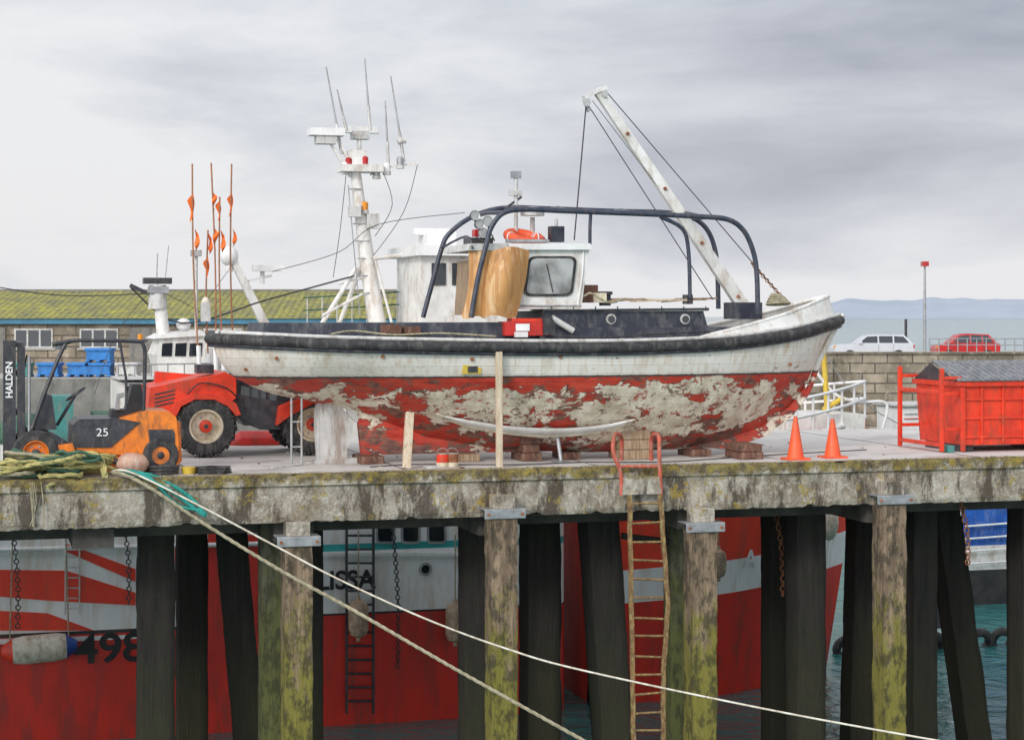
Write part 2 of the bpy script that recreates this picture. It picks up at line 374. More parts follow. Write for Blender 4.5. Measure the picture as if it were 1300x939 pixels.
# ================================================================= HARBOUR QUAY (far)
b=B('harbour_quay',WORLD,False)
LQ=-.15
b.bb((-75,76,-9),(-6,135,LQ),'stone_dark')
b.bb((-5.9,95,-9),(90,135,LQ-.01),'stone_dark')
b.bb((-75,76.05,LQ+.001),(-6.02,134.9,LQ+.006),'quay_top')
b.bb((-5.8,95.6,LQ+.001),(90,134.9,LQ+.008),'quay_top')
b.done()
b=B('granite_parapet_wall',WORLD,False,.03)
b.bb((2,94.4,-9),(90,94.98,.42),'granite_blocks');b.bb((2,95.0,LQ+.02),(90,95.4,.41),'granite_blocks')
b.bb((1.95,94.32,.425),(90,95.45,.56),'granite_blocks')
for x0 in (15.5,21.0,27,33):
    b.bb((x0,94.2,-9),(x0+.5,94.39,.3),'granite_blocks')
b.done()
b=B('harbour_wall_steps',WORLD,False,.03)
for i in range(8): b.bb((15.7+i*.9,92.5,-9),(16.6+i*.9,94.15,-3.4+i*.22),'granite_blocks')
b.done()
b=B('slate_roofed_fish_store',WORLD,False)
x0,x1=-40,-4.2;y0=84;ez=2.25;rz=3.55
b.bb((x0,y0,LQ+.01),(x1,y0+12,ez-.2),'granite_blocks')
b.bb((x0-.2,y0-.25,ez-.24),(x1+.2,y0-.02,ez+.0),'blue_fascia')
b.add([(x0-.2,y0-.35,ez),(x1+.2,y0-.35,ez),(x1+.2,y0+6,rz),(x0-.2,y0+6,rz),(x0-.2,y0+12.3,ez),(x1+.2,y0+12.3,ez)],[(0,1,2,3),(3,2,5,4)],'lichen_roof')
b.add([(x0,y0,ez-.2),(x0,y0+6,rz-.05),(x0,y0+12,ez-.2),(x1,y0,ez-.2),(x1,y0+6,rz-.05),(x1,y0+12,ez-.2)],[(0,1,2),(5,4,3)],'stone_dark')
b.bb((x0-.2,y0+5.9,rz-.03),(x1+.2,y0+6.1,rz+.08),'stone_dark')
for xa in (-26,-22.1,-19.2,-13.7,-10.6):
    b.bb((xa,y0-.05,.95),(xa+1.7,y0+.02,1.8),'light_grey')
    for k in range(3): b.bb((xa+.07+k*.55,y0-.07,1.02),(xa+.53+k*.55,y0-.055,1.73),'glass_dark')
    b.bb((xa-.1,y0-.12,.86),(xa+1.8,y0+.01,.94),'quay_top')
for xa in (-24.1,-17.0,-8.6): 
    b.bb((xa,y0-.06,LQ+.02),(xa+1.6,y0+.02,1.85),'stone_dark')
b.done()
b=B('harbour_office_block',WORLD,False)
b.bb((-30,100,LQ),(-19,112,3.1),'light_grey');b.bb((-30.3,99.7,3.1),(-18.7,112,3.35),'stone_dark');b.done()
def tub(name,px,D,m,w=1.1,stack=2):
    x=W(px,0,D).x;y=D;b=B(name,WORLD,True,.03)
    for k in range(stack):
        z0=LQ+.02+k*.6
        b.bb((x-w/2+.06,y+.06,z0+.08),(x+w/2-.06,y+.94,z0+.5),m);b.bb((x-w/2,y,z0+.45),(x+w/2,y+1,z0+.58),m)
        for q in (-.4,0,.4): b.bb((x+q*w-.08,y+.05,z0),(x+q*w+.08,y+.95,z0+.1),m)
    b.done()
for px,m,st_ in ((98,'tub_blue',1),(124,'tub_blue',2),(160,'light_grey',1),(22,'tub_teal',1),(60,'tub_blue',1),(205,'light_grey',2)): tub('insulated_fish_tub',px,77.5,m,.95 if px!=124 else 1.1,st_)

def car(name,px0,px1,D,m,est):
    a=W(px0,425,D).x;q=W(px1,425,D).x;L=q-a;b=B(name,WORLD,True,.02);y=D;z=LQ
    def X(t):return a+L*t
    lower=[(0,.45),(.0,.75),(.03,.9),(.16,.97),(.30,1.0),(.99,1.0),(1.,.7),(.99,.4),(.9,.3),(.1,.3)]
    b.prism([(X(t),y,z+k) for t,k in lower],(0,1.75,0),m)
    if est: gh=[(.27,1.0),(.40,1.42),(.5,1.5),(.88,1.47),(.985,1.0)];
    else: gh=[(.2,1.0),(.35,1.46),(.48,1.55),(.83,1.5),(.96,1.0)]
    vs=[(X(t),y+(.06 if k<1.1 else .2),z+k) for t,k in gh]+[(X(t),y+1.75-(.06 if k<1.1 else .2),z+k) for t,k in gh]
    kk=len(gh);b.add(vs,[tuple(range(kk)),tuple(range(2*kk-1,kk-1,-1))]+[(i,i+kk,(i+1)%kk+kk,(i+1)%kk) for i in range(kk)],m)
    def side(t,k):return Vector((X(t),y+.06+(k-1.0)/.5*.14-.012,z+k))
    ws=[[(.31,1.04),(.41,1.38),(.54,1.41),(.54,1.04)],[(.56,1.04),(.56,1.41),(.73,1.41),(.73,1.04)],[(.75,1.04),(.75,1.41),(.87,1.38),(.94,1.04)]]
    if not est: ws=[[(.25,1.04),(.37,1.42),(.52,1.46),(.52,1.04)],[(.54,1.04),(.54,1.46),(.71,1.46),(.71,1.04)],[(.73,1.04),(.73,1.46),(.81,1.43),(.91,1.04)]]
    for w in ws:b.prism([side(*p) for p in w],(0,.01,0),'glass_dark')
    for t in(.19,.8):
        b.lathe((X(t),y-.02,z+.33),(0,1,0),[(0.,.02),(.2,.0),(.2,-.0),(.33,0.0),(.33,.22)],'black_rubber',mats=['galv','galv','black_rubber','black_rubber'])
    b.bb((X(.0)-.02,y+.1,z+.75),(X(.02),y+.4,z+.88),'lamp_amber');b.bb((X(.985),y-.01,z+.75),(X(1.0)+.01,y+.2,z+.95),'lamp_red')
    for t in(.55,.74):b.bb((X(t)-.008,y-.006,z+.4),(X(t)+.008,y,z+.98),'black_steel')
    b.bb((X(.3),y-.13,z+1.0),(X(.34),y+.03,z+1.12),m)
    b.done()
car('parked_estate_car',1060,1161,103,'car_silver',True)
car('parked_hatchback_car',1190,1270,103,'car_red',False)
b=B('street_lamp',WORLD,False)
p=W(1174,425,110);b.cyl((p.x,110,LQ),(p.x,110,W(0,336,110).z),.1,'galv',.06);b.bb((p.x-.18,109.7,W(0,338,110).z),(p.x+.18,110.3,W(0,332,110).z),'lamp_red');b.done()
b=B('bollard_post',WORLD,False);p=W(1150,425,110);b.cyl((p.x,110,LQ),(p.x,110,W(0,405,110).z),.08,'black_steel');b.done()
b=B('quay_railing',WORLD,False)
for i in range(14):
    x=W(1180+i*12,0,95.2).x;b.cyl((x,95.2,.56),(x,95.2,1.25),.03,'galv',nn=6)
for zz in(.9,1.22):b.cyl((W(1180,0,95.2).x,95.2,zz),(W(1180+13*12,0,95.2).x,95.2,zz),.025,'galv',nn=6)
b.done()

# ================================================================= PIER
b=B('pier_deck',PIER,False)
UL,UR,VB=-16,30,8.0
b.add([(UL,.06,0),(UR,.06,0),(UR,VB,0),(UL,VB,0)],[(0,1,2,3)],'deck_concrete')
b.add([(UL,.02,-.72),(UR,.02,-.72),(UR,VB,-.72),(UL,VB,-.72)],[(3,2,1,0)],'soffit')
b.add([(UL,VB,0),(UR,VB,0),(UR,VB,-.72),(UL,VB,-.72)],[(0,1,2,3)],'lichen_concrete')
def face(i,j):
    u=UL+(UR-UL)*i;tb=[(.12,.004),(.03,.012),(-.035,-.004),(-.04,-.05),(-.04,-.17),(-.0,-.2),(.0,-.35),(0,-.5),(0,-.65),(.02,-.72)]
    k=min(int(round(j*9)),9);vv,zz=tb[k]
    q=noise.noise(Vector((u*2.3,zz*4,1)))*.02+noise.noise(Vector((u*9,zz*9,4)))*.014
    e=noise.noise(Vector((u*3.1,5,k*.15)))+.5*noise.noise(Vector((u*11,5,k*.3)))
    if k in(0,1,2,3,):zz2=zz+min(0,e)*.05
    elif k>=9:zz2=zz-.012+max(0,e-.2)*.07
    else:zz2=zz
    return (u,vv+q,zz2)
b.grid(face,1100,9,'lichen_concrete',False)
for px in (377,637,890,1130,1390,120,-140):
    u=U(px,0);b.bb((u-.3,.25,-1.05),(u+.3,VB-.1,-.723),'soffit')
for v in(1.4,4.2,7.2):b.bb((UL,v-.2,-1.0),(UR,v+.2,-.726),'soffit')
for px in(250,520,765,1010,1250):
    u=U(px,0);b.bb((u-.012,.15,.001),(u+.012,VB-.05,.004),'soffit')
b.done()

def fpile(px,w,top,slant=0):
    u=U(px,-.15);b=B('fender_pile',PIER,False,.02)
    def fn(i,j):
        a=i*4;k=int(a)%4;t=a-int(a);cs=[(-1,-1),(1,-1),(1,1),(-1,1)]
        p=cs[k];q=cs[(k+1)%4];x=p[0]+(q[0]-p[0])*t;y=p[1]+(q[1]-p[1])*t
        zz=top+(WATER-2-top)*j;r=w/2*(1+.12*noise.noise(Vector((x*2+px,y*2,zz*1.5)))+.07*noise.noise(Vector((x*9,px,zz*6))))
        r*=1-.12*max(0,j-.2)
        return (u+x*r+slant*(zz-top),-.12+y*w/2*.98,zz)
    b.grid(fn,24,90,'mossy_timber',True)
    b.add([(u-w/2,-.12-w/2,top),(u+w/2,-.12-w/2,top),(u+w/2,-.12+w/2,top),(u-w/2,-.12+w/2,top)],[(0,1,2,3)],'mossy_timber')
    b.bb((u-.33,-.36,top-.02),(u+.33,-.34,top+.13),'galv')
    b.bb((u-.33,-.34,top+.11),(u+.33,.05,top+.13),'galv')
    for q in(-.27,.27):b.cyl((u+q,-.385,top+.05),(u+q,-.36,top+.05),.025,'rust',nn=8)
    b.bb((u-w*.42,-.3,top+.13),(u+w*.42,.03,top+.34),'lichen_concrete')
    b.done()
for px,py in((377,690),(637,655),(890,672),(1130,637),(-165,700),(1420,620)):
    fpile(px,.42,P(px,py,-.15).z)
def bpile(name,px0,px1,v,m,px0b=None):
    b=B(name,PIER,False)
    xt=U((px0+px1)/2,v);w=U(px1,v)-U(px0,v)
    xb=xt if px0b is None else U(px0b+(px1-px0)/2,v)
    zt=-.73;zb=P(px0,850,v).z;sl=(xb-xt)/(zb-zt)
    def fn(i,j):
        a=i*4;k=int(a)%4;t=a-int(a);cs=[(-1,-1),(1,-1),(1,1),(-1,1)]
        p=cs[k];q=cs[(k+1)%4];x=p[0]+(q[0]-p[0])*t;y=p[1]+(q[1]-p[1])*t
        zz=zt+(WATER-2-zt)*j;r=w/2*(1+.09*noise.noise(Vector((x*2+px0,y*2,zz*1.3)))+.04*noise.noise(Vector((x*7,px0,zz*5))))
        return (xt+x*r+sl*(zz-zt),v+y*w/2,zz)
    b.grid(fn,16,60,m,True);b.done()
for a in[(175,220,1.5,'tarred_timber'),(225,262,4.,'tarred_timber'),(272,308,3.,'tarred_timber',290),(330,364,.9,'mossy_concrete'),(394,409,2.2,'tarred_timber'),
 (586,620,1.6,'tarred_timber'),(665,706,2.6,'tarred_timber'),(738,778,1.6,'tarred_timber',752),(847,872,1.2,'mossy_concrete'),(972,1000,3.0,'tarred_timber'),
 (1004,1040,1.5,'tarred_timber'),(1082,1110,2.8,'tarred_timber',1075),(1152,1182,1.5,'tarred_timber'),(1177,1207,3.2,'tarred_timber',1209),(1288,1322,1.5,'tarred_timber'),(-40,-5,1.5,'tarred_timber')]:
    bpile('pier_pile',a[0],a[1],a[2],a[3],a[4] if len(a)>4 else None)
b=B('pier_cross_bracing',PIER,False,.01)
b.beam(P(870,690,1.2),P(790,680,1.0),.12,.1,'tarred_timber');b.beam(P(395,668,2.2),P(445,662,2.2),.12,.1,'rust')
b.done()

# quay ladder
b=B('quay_ladder',PIER,False)
lt,rt=P(799,628,-.2),P(838,628,-.2)
def wob(p0,p1,k):
    pts=[Vector(p0).lerp(Vector(p1),i/10)+Vector((noise.noise(Vector((i*.7,k,0)))*.02,0,0)) for i in range(11)]
    for i in range(10):b.beam(pts[i],pts[i+1],.035,.07,'ladder_rust')
wob(lt,P(803,852,-.2),1);wob(rt,P(848,768,-.2),2);wob(P(848,768,-.2),P(842,852,-.2),3)
wob(P(803,852,-.2),P(804,960,-.2),4);wob(P(842,852,-.2),P(842,960,-.2),5)
for i in range(13):
    y=640+i*24;b.cyl(P(800+i*.3,y+random.uniform(-2,2),-.2),P(841+i*.2,y+random.uniform(-2,2),-.2),.02,'ladder_rust',nn=7)
b.done()
b=B('ladder_handrail',PIER,False)
for px,d in((783,-1),(833,1)):
    pts=[P(px+6,628,-.12),P(px+5,600,-.14),P(px+d*4,575,-.14),P(px-d*2+d*6,558,-.1),P(px-5*d+d*6,551,.15),P(px-10*d+d*4,556,.45),P(px-10*d+d*4,584,.55)]
    b.tube(cr(pts,6),.036,'ladder_red',8)
b.cyl(P(783,592,-.14),P(840,592,-.14),.025,'ladder_red');b.bb(P(790,628,-.16),P(838,603,-.1),'lichen_concrete');b.done()

# ================================================================= WORKBOAT ON DECK
VC=1.9
def CL(px,py):p=P(px,py,VC);return p.x,p.z
prof=[(270,430),(273,448),(284,465),(300,480),(322,492),(350,501),(390,509),(440,519),(480,535),(540,556),(620,569),(750,574),(860,570),(920,561),(965,545),(1000,520),(1020,495),(1034,462),(1048,432),(1066,405)]
pu=np.array([CL(*q)[0] for q in prof]);pz=np.array([CL(*q)[1] for q in prof])
u0,u1=pu[0],pu[-1];L=u1-u0
def zlow(u):return float(np.interp(u,pu,pz))
shs=[0,.15,.3,.45,.6,.75,.86,.94,1.0];shz=[2.05,1.97,1.93,1.9,1.9,1.95,2.06,2.2,2.36]
def sheer(u):
    t=(u-u0)/L;return float(sum(np.interp(min(max(t+d,0),1),shs,shz) for d in(-.04,-.02,0,.02,.04))/5)
bs=[0,.008,.025,.06,.13,.25,.4,.55,.68,.79,.88,.945,.98,1.0];bb=[0,.32,.6,.92,1.22,1.43,1.5,1.49,1.38,1.15,.82,.47,.22,.0]
def beam(u):return float(np.interp((u-u0)/L,bs,bb))
def halfw(u,z):
    zl,zs=zlow(u),sheer(u);zn=max(0,min(1,(z-zl)/max(zs-zl,1e-4)));t=(u-u0)/L
    k=float(np.interp(t,[0,.12,.22,.5,.75,.9,1],[.5,.62,1.0,.62,.8,1.1,1.2]))
    return beam(u)*math.sin(zn*math.pi/2)**k
def stn(i):
    t=.5-.5*math.cos(i*math.pi);t=.6*t+.4*i;return u0+L*t
b=B('wooden_workboat',PIER,False)
for sg in(-1,1):
    def fn(i,j):
        u=stn(i);zl,zs=zlow(u),sheer(u);zn=j**1.6
        return (u,VC+sg*halfw(u,zl+zn*(zs-zl)),zl+zn*(zs-zl))
    b.grid(fn,140,30,'peeling_hull_paint')
kz=.13
pts=[Vector((U(452,VC),VC-.07,CL(440,519)[1]+.05))]+[Vector((p.x,VC-.07,zlow(p.x)+.06)) for p in [P(q,0,VC) for q in(470,520,600,700,800,880,930,965,1000,1020)]]
pts+=[Vector((p.x,VC-.07,p.z)) for p in[P(1024,500,VC),P(1004,528,VC),P(970,553,VC),P(925,569,VC)]]+[Vector((U(890,VC),VC-.07,kz)),Vector((U(458,VC),VC-.07,kz))]
b.prism(pts,(0,.14,0),'peeling_hull_paint')
sp=[P(1070,399,VC),P(1052,432,VC),P(1038,463,VC),P(1025,497,VC),P(1004,524,VC)]
b.tube(cr(sp,4),.05,'peeling_hull_paint',6)
def fd(i,j):
    u=stn(i);return (u,VC+(2*j-1)*beam(u)*.99,sheer(u)-.03+.05*math.sin(j*math.pi))
b.grid(fd,60,8,'grey_paint')
us=[stn(i/90) for i in range(91)]
ring=[Vector((u,VC-beam(u)-.03,sheer(u)-.02)) for u in us]+[Vector((u,VC+beam(u)+.03,sheer(u)-.02)) for u in reversed(us[1:-1])]
ring[0]+=Vector((-.05,.03,0));
ring2=[q+Vector((0,0,.012*noise.noise(q*3))) for q in ring]
b.tube(ring2,.09,'black_rubber',10,True)
b.tube([q+Vector((0,.0,-.1)) for q in ring],.032,'navy_paint',6,True)
rail=[Vector((u,VC-beam(u)*.965,sheer(u)+.085)) for u in us[2:]]
b.tube(rail,.035,'light_grey',6);b.tube([Vector((q.x,2*VC-q.y,q.z)) for q in rail],.035,'light_grey',6)
ub=U(850,VC)
def bh(u):
    t=max(0,min(1,(u-ub)/(u1-ub)));return .05+.38*(t**.75)
for sg in(-1,1):
    for th,inn in((0,0),(.05,1)):
        def fn(i,j):
            u=ub+(u1-.12-ub)*i;h=bh(u)*j
            w=max(beam(u)*.97-.10*j-th,0.0)
            return (u-.1*j*i,VC+sg*w,sheer(u)+h)
        b.grid(fn,40,4,'white_paint')
    cap=[Vector((u-.1*i/40,VC+sg*max(beam(u)*.97-.125,0),sheer(u)+bh(u))) for i,u in enumerate([ub+(u1-.12-ub)*i/40 for i in range(41)])]
    b.tube(cap,.04,'white_paint',6)
def slabp(pxa,pxb,va,vb,z0,z1,m,inset=.05):
    ua,uc=U(pxa,va),U(pxb,va)
    vs=[(ua,va,z0),(uc,va,z0),(uc,vb,z0),(ua,vb,z0),(ua+inset,va+inset,z1),(uc-inset*3,va+inset,z1),(uc-inset*3,vb-inset,z1),(ua+inset,vb-inset,z1)]
    b.add(vs,[(0,1,5,4),(1,2,6,5),(2,3,7,6),(3,0,4,7),(4,5,6,7)],m)
slabp(690,905,1.0,2.8,1.9,2.47,'navy_paint');slabp(684,948,.85,2.95,1.88,2.2,'navy_paint')
slabp(330,690,.95,2.85,1.88,2.28,'navy_paint',.08)
b.box((U(785,1.9),1.9,2.485),(2.6,1.7,.03),'grey_paint')
b.tube([P(690,394,.98),P(900,392,.98)],.018,'black_steel',6)
for px in range(700,900,28):b.cyl(P(px,394,.98),P(px,389,1.0),.012,'black_steel',nn=5)
for px in(776,870):
    p=P(px,405,1.0);b.lathe((p.x,1.03 if px<900 else .9,p.z),(0,-1,0),[(.055,.03),(.085,.03),(.085,0)],'light_grey',mats=['light_grey','light_grey']);b.lathe((p.x,1.0,p.z),(0,-1,0),[(0,.02),(.06,.02)],'glass_dark')
b.cyl(P(768,388,1.5),P(768,372,1.5),.1,'navy_paint');b.cyl(P(768,374,1.5),P(768,370,1.5),.13,'black_rubber')
b.cyl(P(873,386,1.6),P(873,374,1.6),.09,'black_rubber')
b.bb(P(740,384,1.4),P(752,362,1.7),'block_timber');b.bb(P(754,384,1.35),P(764,372,1.6),'cream_paint')
for k in range(11):
    q=random.uniform(735,860);b.beam(P(q,379+random.random()*4,1.2+.12*k),P(q+40+random.random()*30,381-random.random()*3,1.3+.12*k),.05,.03,'pale_timber' if k%2 else 'timber')
b.rope(cr([P(738,378,1.2),P(750,372,1.2),P(762,379,1.15),P(775,384,1.1),P(790,380,1.2)],6),.02,'rope_tan')
for k in range(5):
    cpt=P(988,384,1.9);b.torus(cpt+Vector((0,0,.03*k-.02)),(0.1*k,.1,1),.2-.02*k,.022,'rope_tan')
# wheelhouse
near=1.15
whp=[(652,392),(660,316),(748,316),(738,392)]
b.T(whp,near,1.5,'white_paint')
b.T([(640,317),(642,309),(750,309),(753,317)],near-.08,1.66,'white_clean')
def rrect(pix,r=.25,k=5):
    q=[Vector((a,bq,0)) for a,bq in pix];out=[]
    for i in range(4):
        p0,p1,p2=q[i-1],q[i],q[(i+1)%4];a=p1.lerp(p0,r);cc=p1.lerp(p2,r)
        for j in range(k+1):
            t=j/k;out.append(((1-t)**2*a+2*t*(1-t)*p1+t*t*cc))
    return[(o_.x,o_.y) for o_ in out]
wo=rrect([(664,376),(671,325),(733,325),(727,376)],.18);wi=rrect([(668,373),(674,328),(729,328),(724,373)],.16)
b.T(wo,near-.025,.02,'black_rubber');b.T(wi,near-.035,.008,'wheel_glass')
b.cyl(P(702,371,near-.05),P(694,335,near-.05),.008,'black_steel',nn=5)
pa=P(744,325,near+.2);pb=P(740,372,near+.2)
b.add([pa+Vector((.02,0,0)),pb+Vector((.02,0,0)),pb+Vector((.02,1.1,0)),pa+Vector((.02,1.1,0))],[(0,1,2,3)],'glass_dark')
b.tube(cr([P(741,316,near),P(739,350,near-.01),P(733,390,near)],4),.02,'white_clean',6)
b.tube([P(656,388,near-.01),P(738,388,near-.01)],.015,'grey_paint',6)
def ply(E,v0,bulge,m,ph):
    (xa0,xa1,xb0,xb1,ya,yb,waist)=E
    def fn(i,j):
        x=(xa0+(xa1-xa0)*i)*(1-j)+(xb0+(xb1-xb0)*i)*j+waist*math.sin(j*math.pi)*(1 if i<.5 else -1)*abs(i-.5)*2
        y=ya+(yb-ya)*j+3*math.sin(i*5+ph)*(1-j)+2*math.sin(i*7+ph)*j
        return P(x,y,v0-bulge*math.sin(i*math.pi)*(.5+.5*math.sin(j*math.pi))-.1*i*j)
    b.grid(fn,16,14,m)
ply((594,634,586,616,312,403,5),near-.0,.16,'plywood',0);ply((622,672,611,655,316,402,-3),near-.1,.26,'plywood',2)
b.T([(594,318),(597,309),(645,309),(645,318)],near-.1,1.7,'light_grey')
b.T([(600,400),(604,330),(650,330),(650,400)],near+.25,1.2,'timber')
# roof gear
b.cyl(P(655,309,1.9),P(655,222,1.9),.035,'light_grey',nn=8);b.bb(P(650,226,1.85),P(660,218,1.95),'galv')
b.cyl(P(645,262,1.9),P(662,250,1.9),.02,'black_steel');b.bb(P(647,248,1.85),P(661,242,1.95),'light_grey')
b.lathe(P(676,274,1.9),(0,0,1),[(0,.16),(.16,.14),(.2,.06),(.2,0),(0,0)],'light_grey')
b.cyl(P(676,309,1.9),P(676,276,1.9),.04,'light_grey')
p=P(666,302,1.7);b.torus(p,(.12,-.3,1),.28,.085,'cone_orange',28,10)
for k in range(4):
    a=k*math.pi/2+.4;b.torus(p+Vector((.28*math.cos(a),.28*math.sin(a),0)),(-math.sin(a),math.cos(a),0),.088,.012,'white_clean',12,5)
b.cyl(P(642,306,1.3),P(697,306,1.3),.03,'galv',nn=8)
for px,py in((608,285),(602,274),(613,296),(619,281)):
    p=P(px,py,1.4);b.lathe(p,(-.5+.3*(px%3),-1,.1),[(0,-.08),(.06,-.07),(.085,.02),(.085,.05),(.07,.04),(0,.035)],'black_steel',16,mats=['black_steel']*3+['galv','wheel_glass']);b.cyl(p,p+Vector((.05,.05,-.18)),.018,'black_steel',nn=6)
b.tube(cr([P(604,300,1.4),P(614,306,1.3),P(622,296,1.4),P(628,306,1.4)],5),.012,'black_rubber',5)
p=P(705,297,1.5);b.ell(p,(.07,.07,.14),'grey_paint');b.bb(P(700,307,1.4),P(712,288,1.6),'navy_paint');b.cyl(P(706,288,1.5),P(706,278,1.5),.03,'light_grey')
b.bb(P(603,300,1.6),P(616,292,1.8),'lamp_red');b.bb(P(596,309,1.5),P(618,303,1.9),'black_steel')
# tubular cage
nr=[P(x,y,.95) for x,y in((598,403),(607,352),(617,312),(624,288),(640,270),(668,266),(720,268),(800,271),(890,275),(925,279),(945,294),(957,322),(961,352),(962,398))]
fr=[P(x,y,2.85) for x,y in((537,403),(548,362),(560,318),(570,297),(600,275),(640,264),(700,265),(780,268),(850,270),(880,277),(898,292),(908,318),(911,350),(912,392))]
b.tube(cr(nr,5),.043,'blue_black_tube',10);b.tube(cr(fr,5),.043,'blue_black_tube',10)
for i in(4,5,6,7,8,9):
    b.tube([nr[i],(nr[i]+fr[i])/2+Vector((0,0,.03)),fr[i]],.036,'blue_black_tube',8)
b.tube(cr([P(750,269,1.4),P(749,290,1.4),P(749,316,1.4)],3),.03,'blue_black_tube',8)
b.tube(cr([P(838,275,1.5),P(866,290,1.5),P(874,318,1.5),P(876,378,1.5)],4),.036,'blue_black_tube',8)
b.tube(cr([P(600,315,.95),P(592,300,1.9),P(560,315,2.85)],4),.02,'blue_black_tube',6)
# boom
e0,e1=P(944,390,1.9),P(757,114,1.9)
b.beam(e0,e1,.15,.21,'white_paint',.11,.13)
b.beam(P(741,124,1.9),P(769,111,1.9),.16,.06,'white_paint');b.beam(P(742,126,1.9),P(748,142,1.9),.1,.05,'grey_paint');b.cyl(P(745,130,1.8),P(745,130,2.0),.07,'grey_paint')
b.cyl(P(768,119,1.8),P(768,119,2.0),.06,'grey_paint');b.bb(P(930,405,1.7),P(956,384,2.1),'navy_paint')
for t in(.05,.3,.55,.8):
    q=e0.lerp(e1,t);b.cyl(q+Vector((0,-.1,0)),q+Vector((0,.1,0)),.03,'rust',nn=8)
def wire(pts,r=.01,m='dark_rope'):b.tube(pts,r,m,5)
wire([P(744,134,1.9),P(737,215,1.9),P(729,305,1.9)],.012);wire([P(747,134,1.9),P(905,380,1.9)],.009);wire([P(770,117,1.9),P(985,368,1.9)],.009)
wire([P(752,128,1.85),P(938,372,1.85)],.006);wire([P(655,222,1.9),P(655,300,1.9)],.006)
q0,q1=P(955,335,1.9),P(990,374,1.9)
for k in range(14):
    q=q0.lerp(q1,k/13);b.torus(q,(0,1,0) if k%2 else (1,0,1),.03,.01,'rust',8,4)
# deck clutter
b.bb(P(641,426,.85),P(690,408,1.25),'red_paint');b.bb(P(650,408,.9),P(684,404,1.2),'orange_red');b.bb(P(655,420,.83),P(672,411,.845),'text_white')
b.T([(690,425),(690,404),(703,402),(706,425)],.8,.3,'black_steel');b.cyl(P(700,403,.85),P(728,420,.8),.05,'light_grey')
b.bb(P(486,423,.75),P(506,412,.95),'block_timber');b.bb(P(514,423,.75),P(530,414,.95),'block_timber');b.bb(P(655,428,.7),P(668,421,.8),'white_clean')
b.rope(cr([P(420,424,.7),P(450,420,.75),P(500,425,.6),P(560,423,.6),P(630,427,.6)],6),.016,'rope_tan')
b.rope(cr([P(700,426,.7),P(760,428,.6),P(830,424,.7),P(900,420,.8)],6),.016,'dark_rope')
# fittings on hull
q=P(601,469,.4);w=halfw(q.x,q.z);y=VC-w
b.bb((q.x-.15,y-.02,q.z-.07),(q.x+.15,y+.05,q.z+.07),'plastic_yellow');b.bb((q.x-.07,y-.03,q.z-.05),(q.x+.09,y,q.z+.05),'black_steel')
for px,py in((352,455),(318,470),(590,455),(1013,463),(700,452),(480,452)):
    q=P(px,py,.9);y=VC-halfw(q.x,q.z);b.cyl((q.x,y-.03,q.z),(q.x,y+.1,q.z),.03,'rust')
cp=[(560,527),(600,542),(650,551),(700,555),(750,552),(785,545),(810,533)]
pts=[]
for px,py in cp:
    q=P(px,py,.9);pts.append(Vector((q.x,VC-halfw(q.x,q.z)-.03,q.z)))
up_=[]
for px,py in[(810,533),(770,541),(720,545),(660,543),(610,536),(560,527)]:
    q=P(px,py,.7);up_.append(Vector((q.x,VC-halfw(q.x,q.z)-.05,q.z)))
low=cr(pts,5);upp=cr(list(reversed(up_)),6)
def lerpl(l,t):
    k=t*(len(l)-1);i=min(int(k),len(l)-2);return l[i].lerp(l[i+1],k-i)
b.grid(lambda i,j:lerpl(low,i).lerp(lerpl(upp,i),j)+Vector((0,-.05*math.sin(j*math.pi)-.01,0)),30,4,'white_paint')
b.tube(low,.025,'cream_paint',6)
# rudder: rounded blade hung on a stock, with pintle straps and heel
rb=cr([P(*q,VC) for q in((402,512),(424,512),(438,522),(447,538),(446,556),(440,570),(438,583),(420,585),(404,585),(400,560),(399,535))],3,True)
b.prism([Vector((q.x,VC-.04,q.z)) for q in rb],(0,.08,0),'rudder_paint')
b.T([(350,596),(352,592),(402,584),(454,581),(456,592)],VC-.07,.14,'rudder_paint')
b.tube([P(404,512,VC),P(404,588,VC)],.045,'rudder_paint',10)
b.T([(440,516),(462,520),(462,532),(452,536),(442,526)],VC-.05,.1,'rudder_paint')
b.done()

b=B('timber_shore',PIER,True,.01);b.beam((U(634,.3),.3,0),(U(634,.3),.33,P(0,450,.3).z),.08,.1,'pale_timber');b.done()
b=B('timber_shore',PIER,True,.01);b.beam((U(516,.5),.5,0),(U(521,.8),.85,P(521,524,.8).z),.09,.13,'pale_timber');b.done()
for px,w,hh,v,m in((468,.36,.13,1.9,'block_timber'),(667,.32,.42,1.75,'block_timber'),(720,.26,.13,1.9,'block_timber'),(800,.5,.5,1.6,'timber'),(944,.38,.26,1.1,'block_timber'),(590,.3,.13,1.9,'timber'),(880,.35,.13,1.9,'block_timber')):
    b=B('keel_block',PIER,True,.015);u=U(px,v)
    k=max(1,int(hh/.13));
    for i in range(k):
        b.bb((u-w/2+random.uniform(-.03,.03),v-.35,i*hh/k+.002),(u+w/2+random.uniform(-.03,.03),v+.35,(i+1)*hh/k-.004),m)
    b.done()
b=B('steel_boat_prop',PIER,True)
q=P(710,575,1.2);b.cyl((q.x,1.1,.01),(q.x,1.3,.42),.035,'galv');b.bb((q.x-.12,1.0,.002),(q.x+.12,1.25,.02),'galv');b.done()
b=B('steel_trestle',PIER,True)
for px in(370,383):b.cyl((U(px,1.6),1.6,0),(U(px,1.6),1.6,P(px,505,1.6).z),.018,'grey_paint',nn=8)
for z in(.3,.7):b.cyl((U(370,1.6),1.6,z),(U(383,1.6),1.6,z),.014,'grey_paint',nn=6)
b.cyl((U(345,1.2),1.2,.01),(U(383,1.6),1.6,.02),.02,'light_grey',nn=6)
b.done()
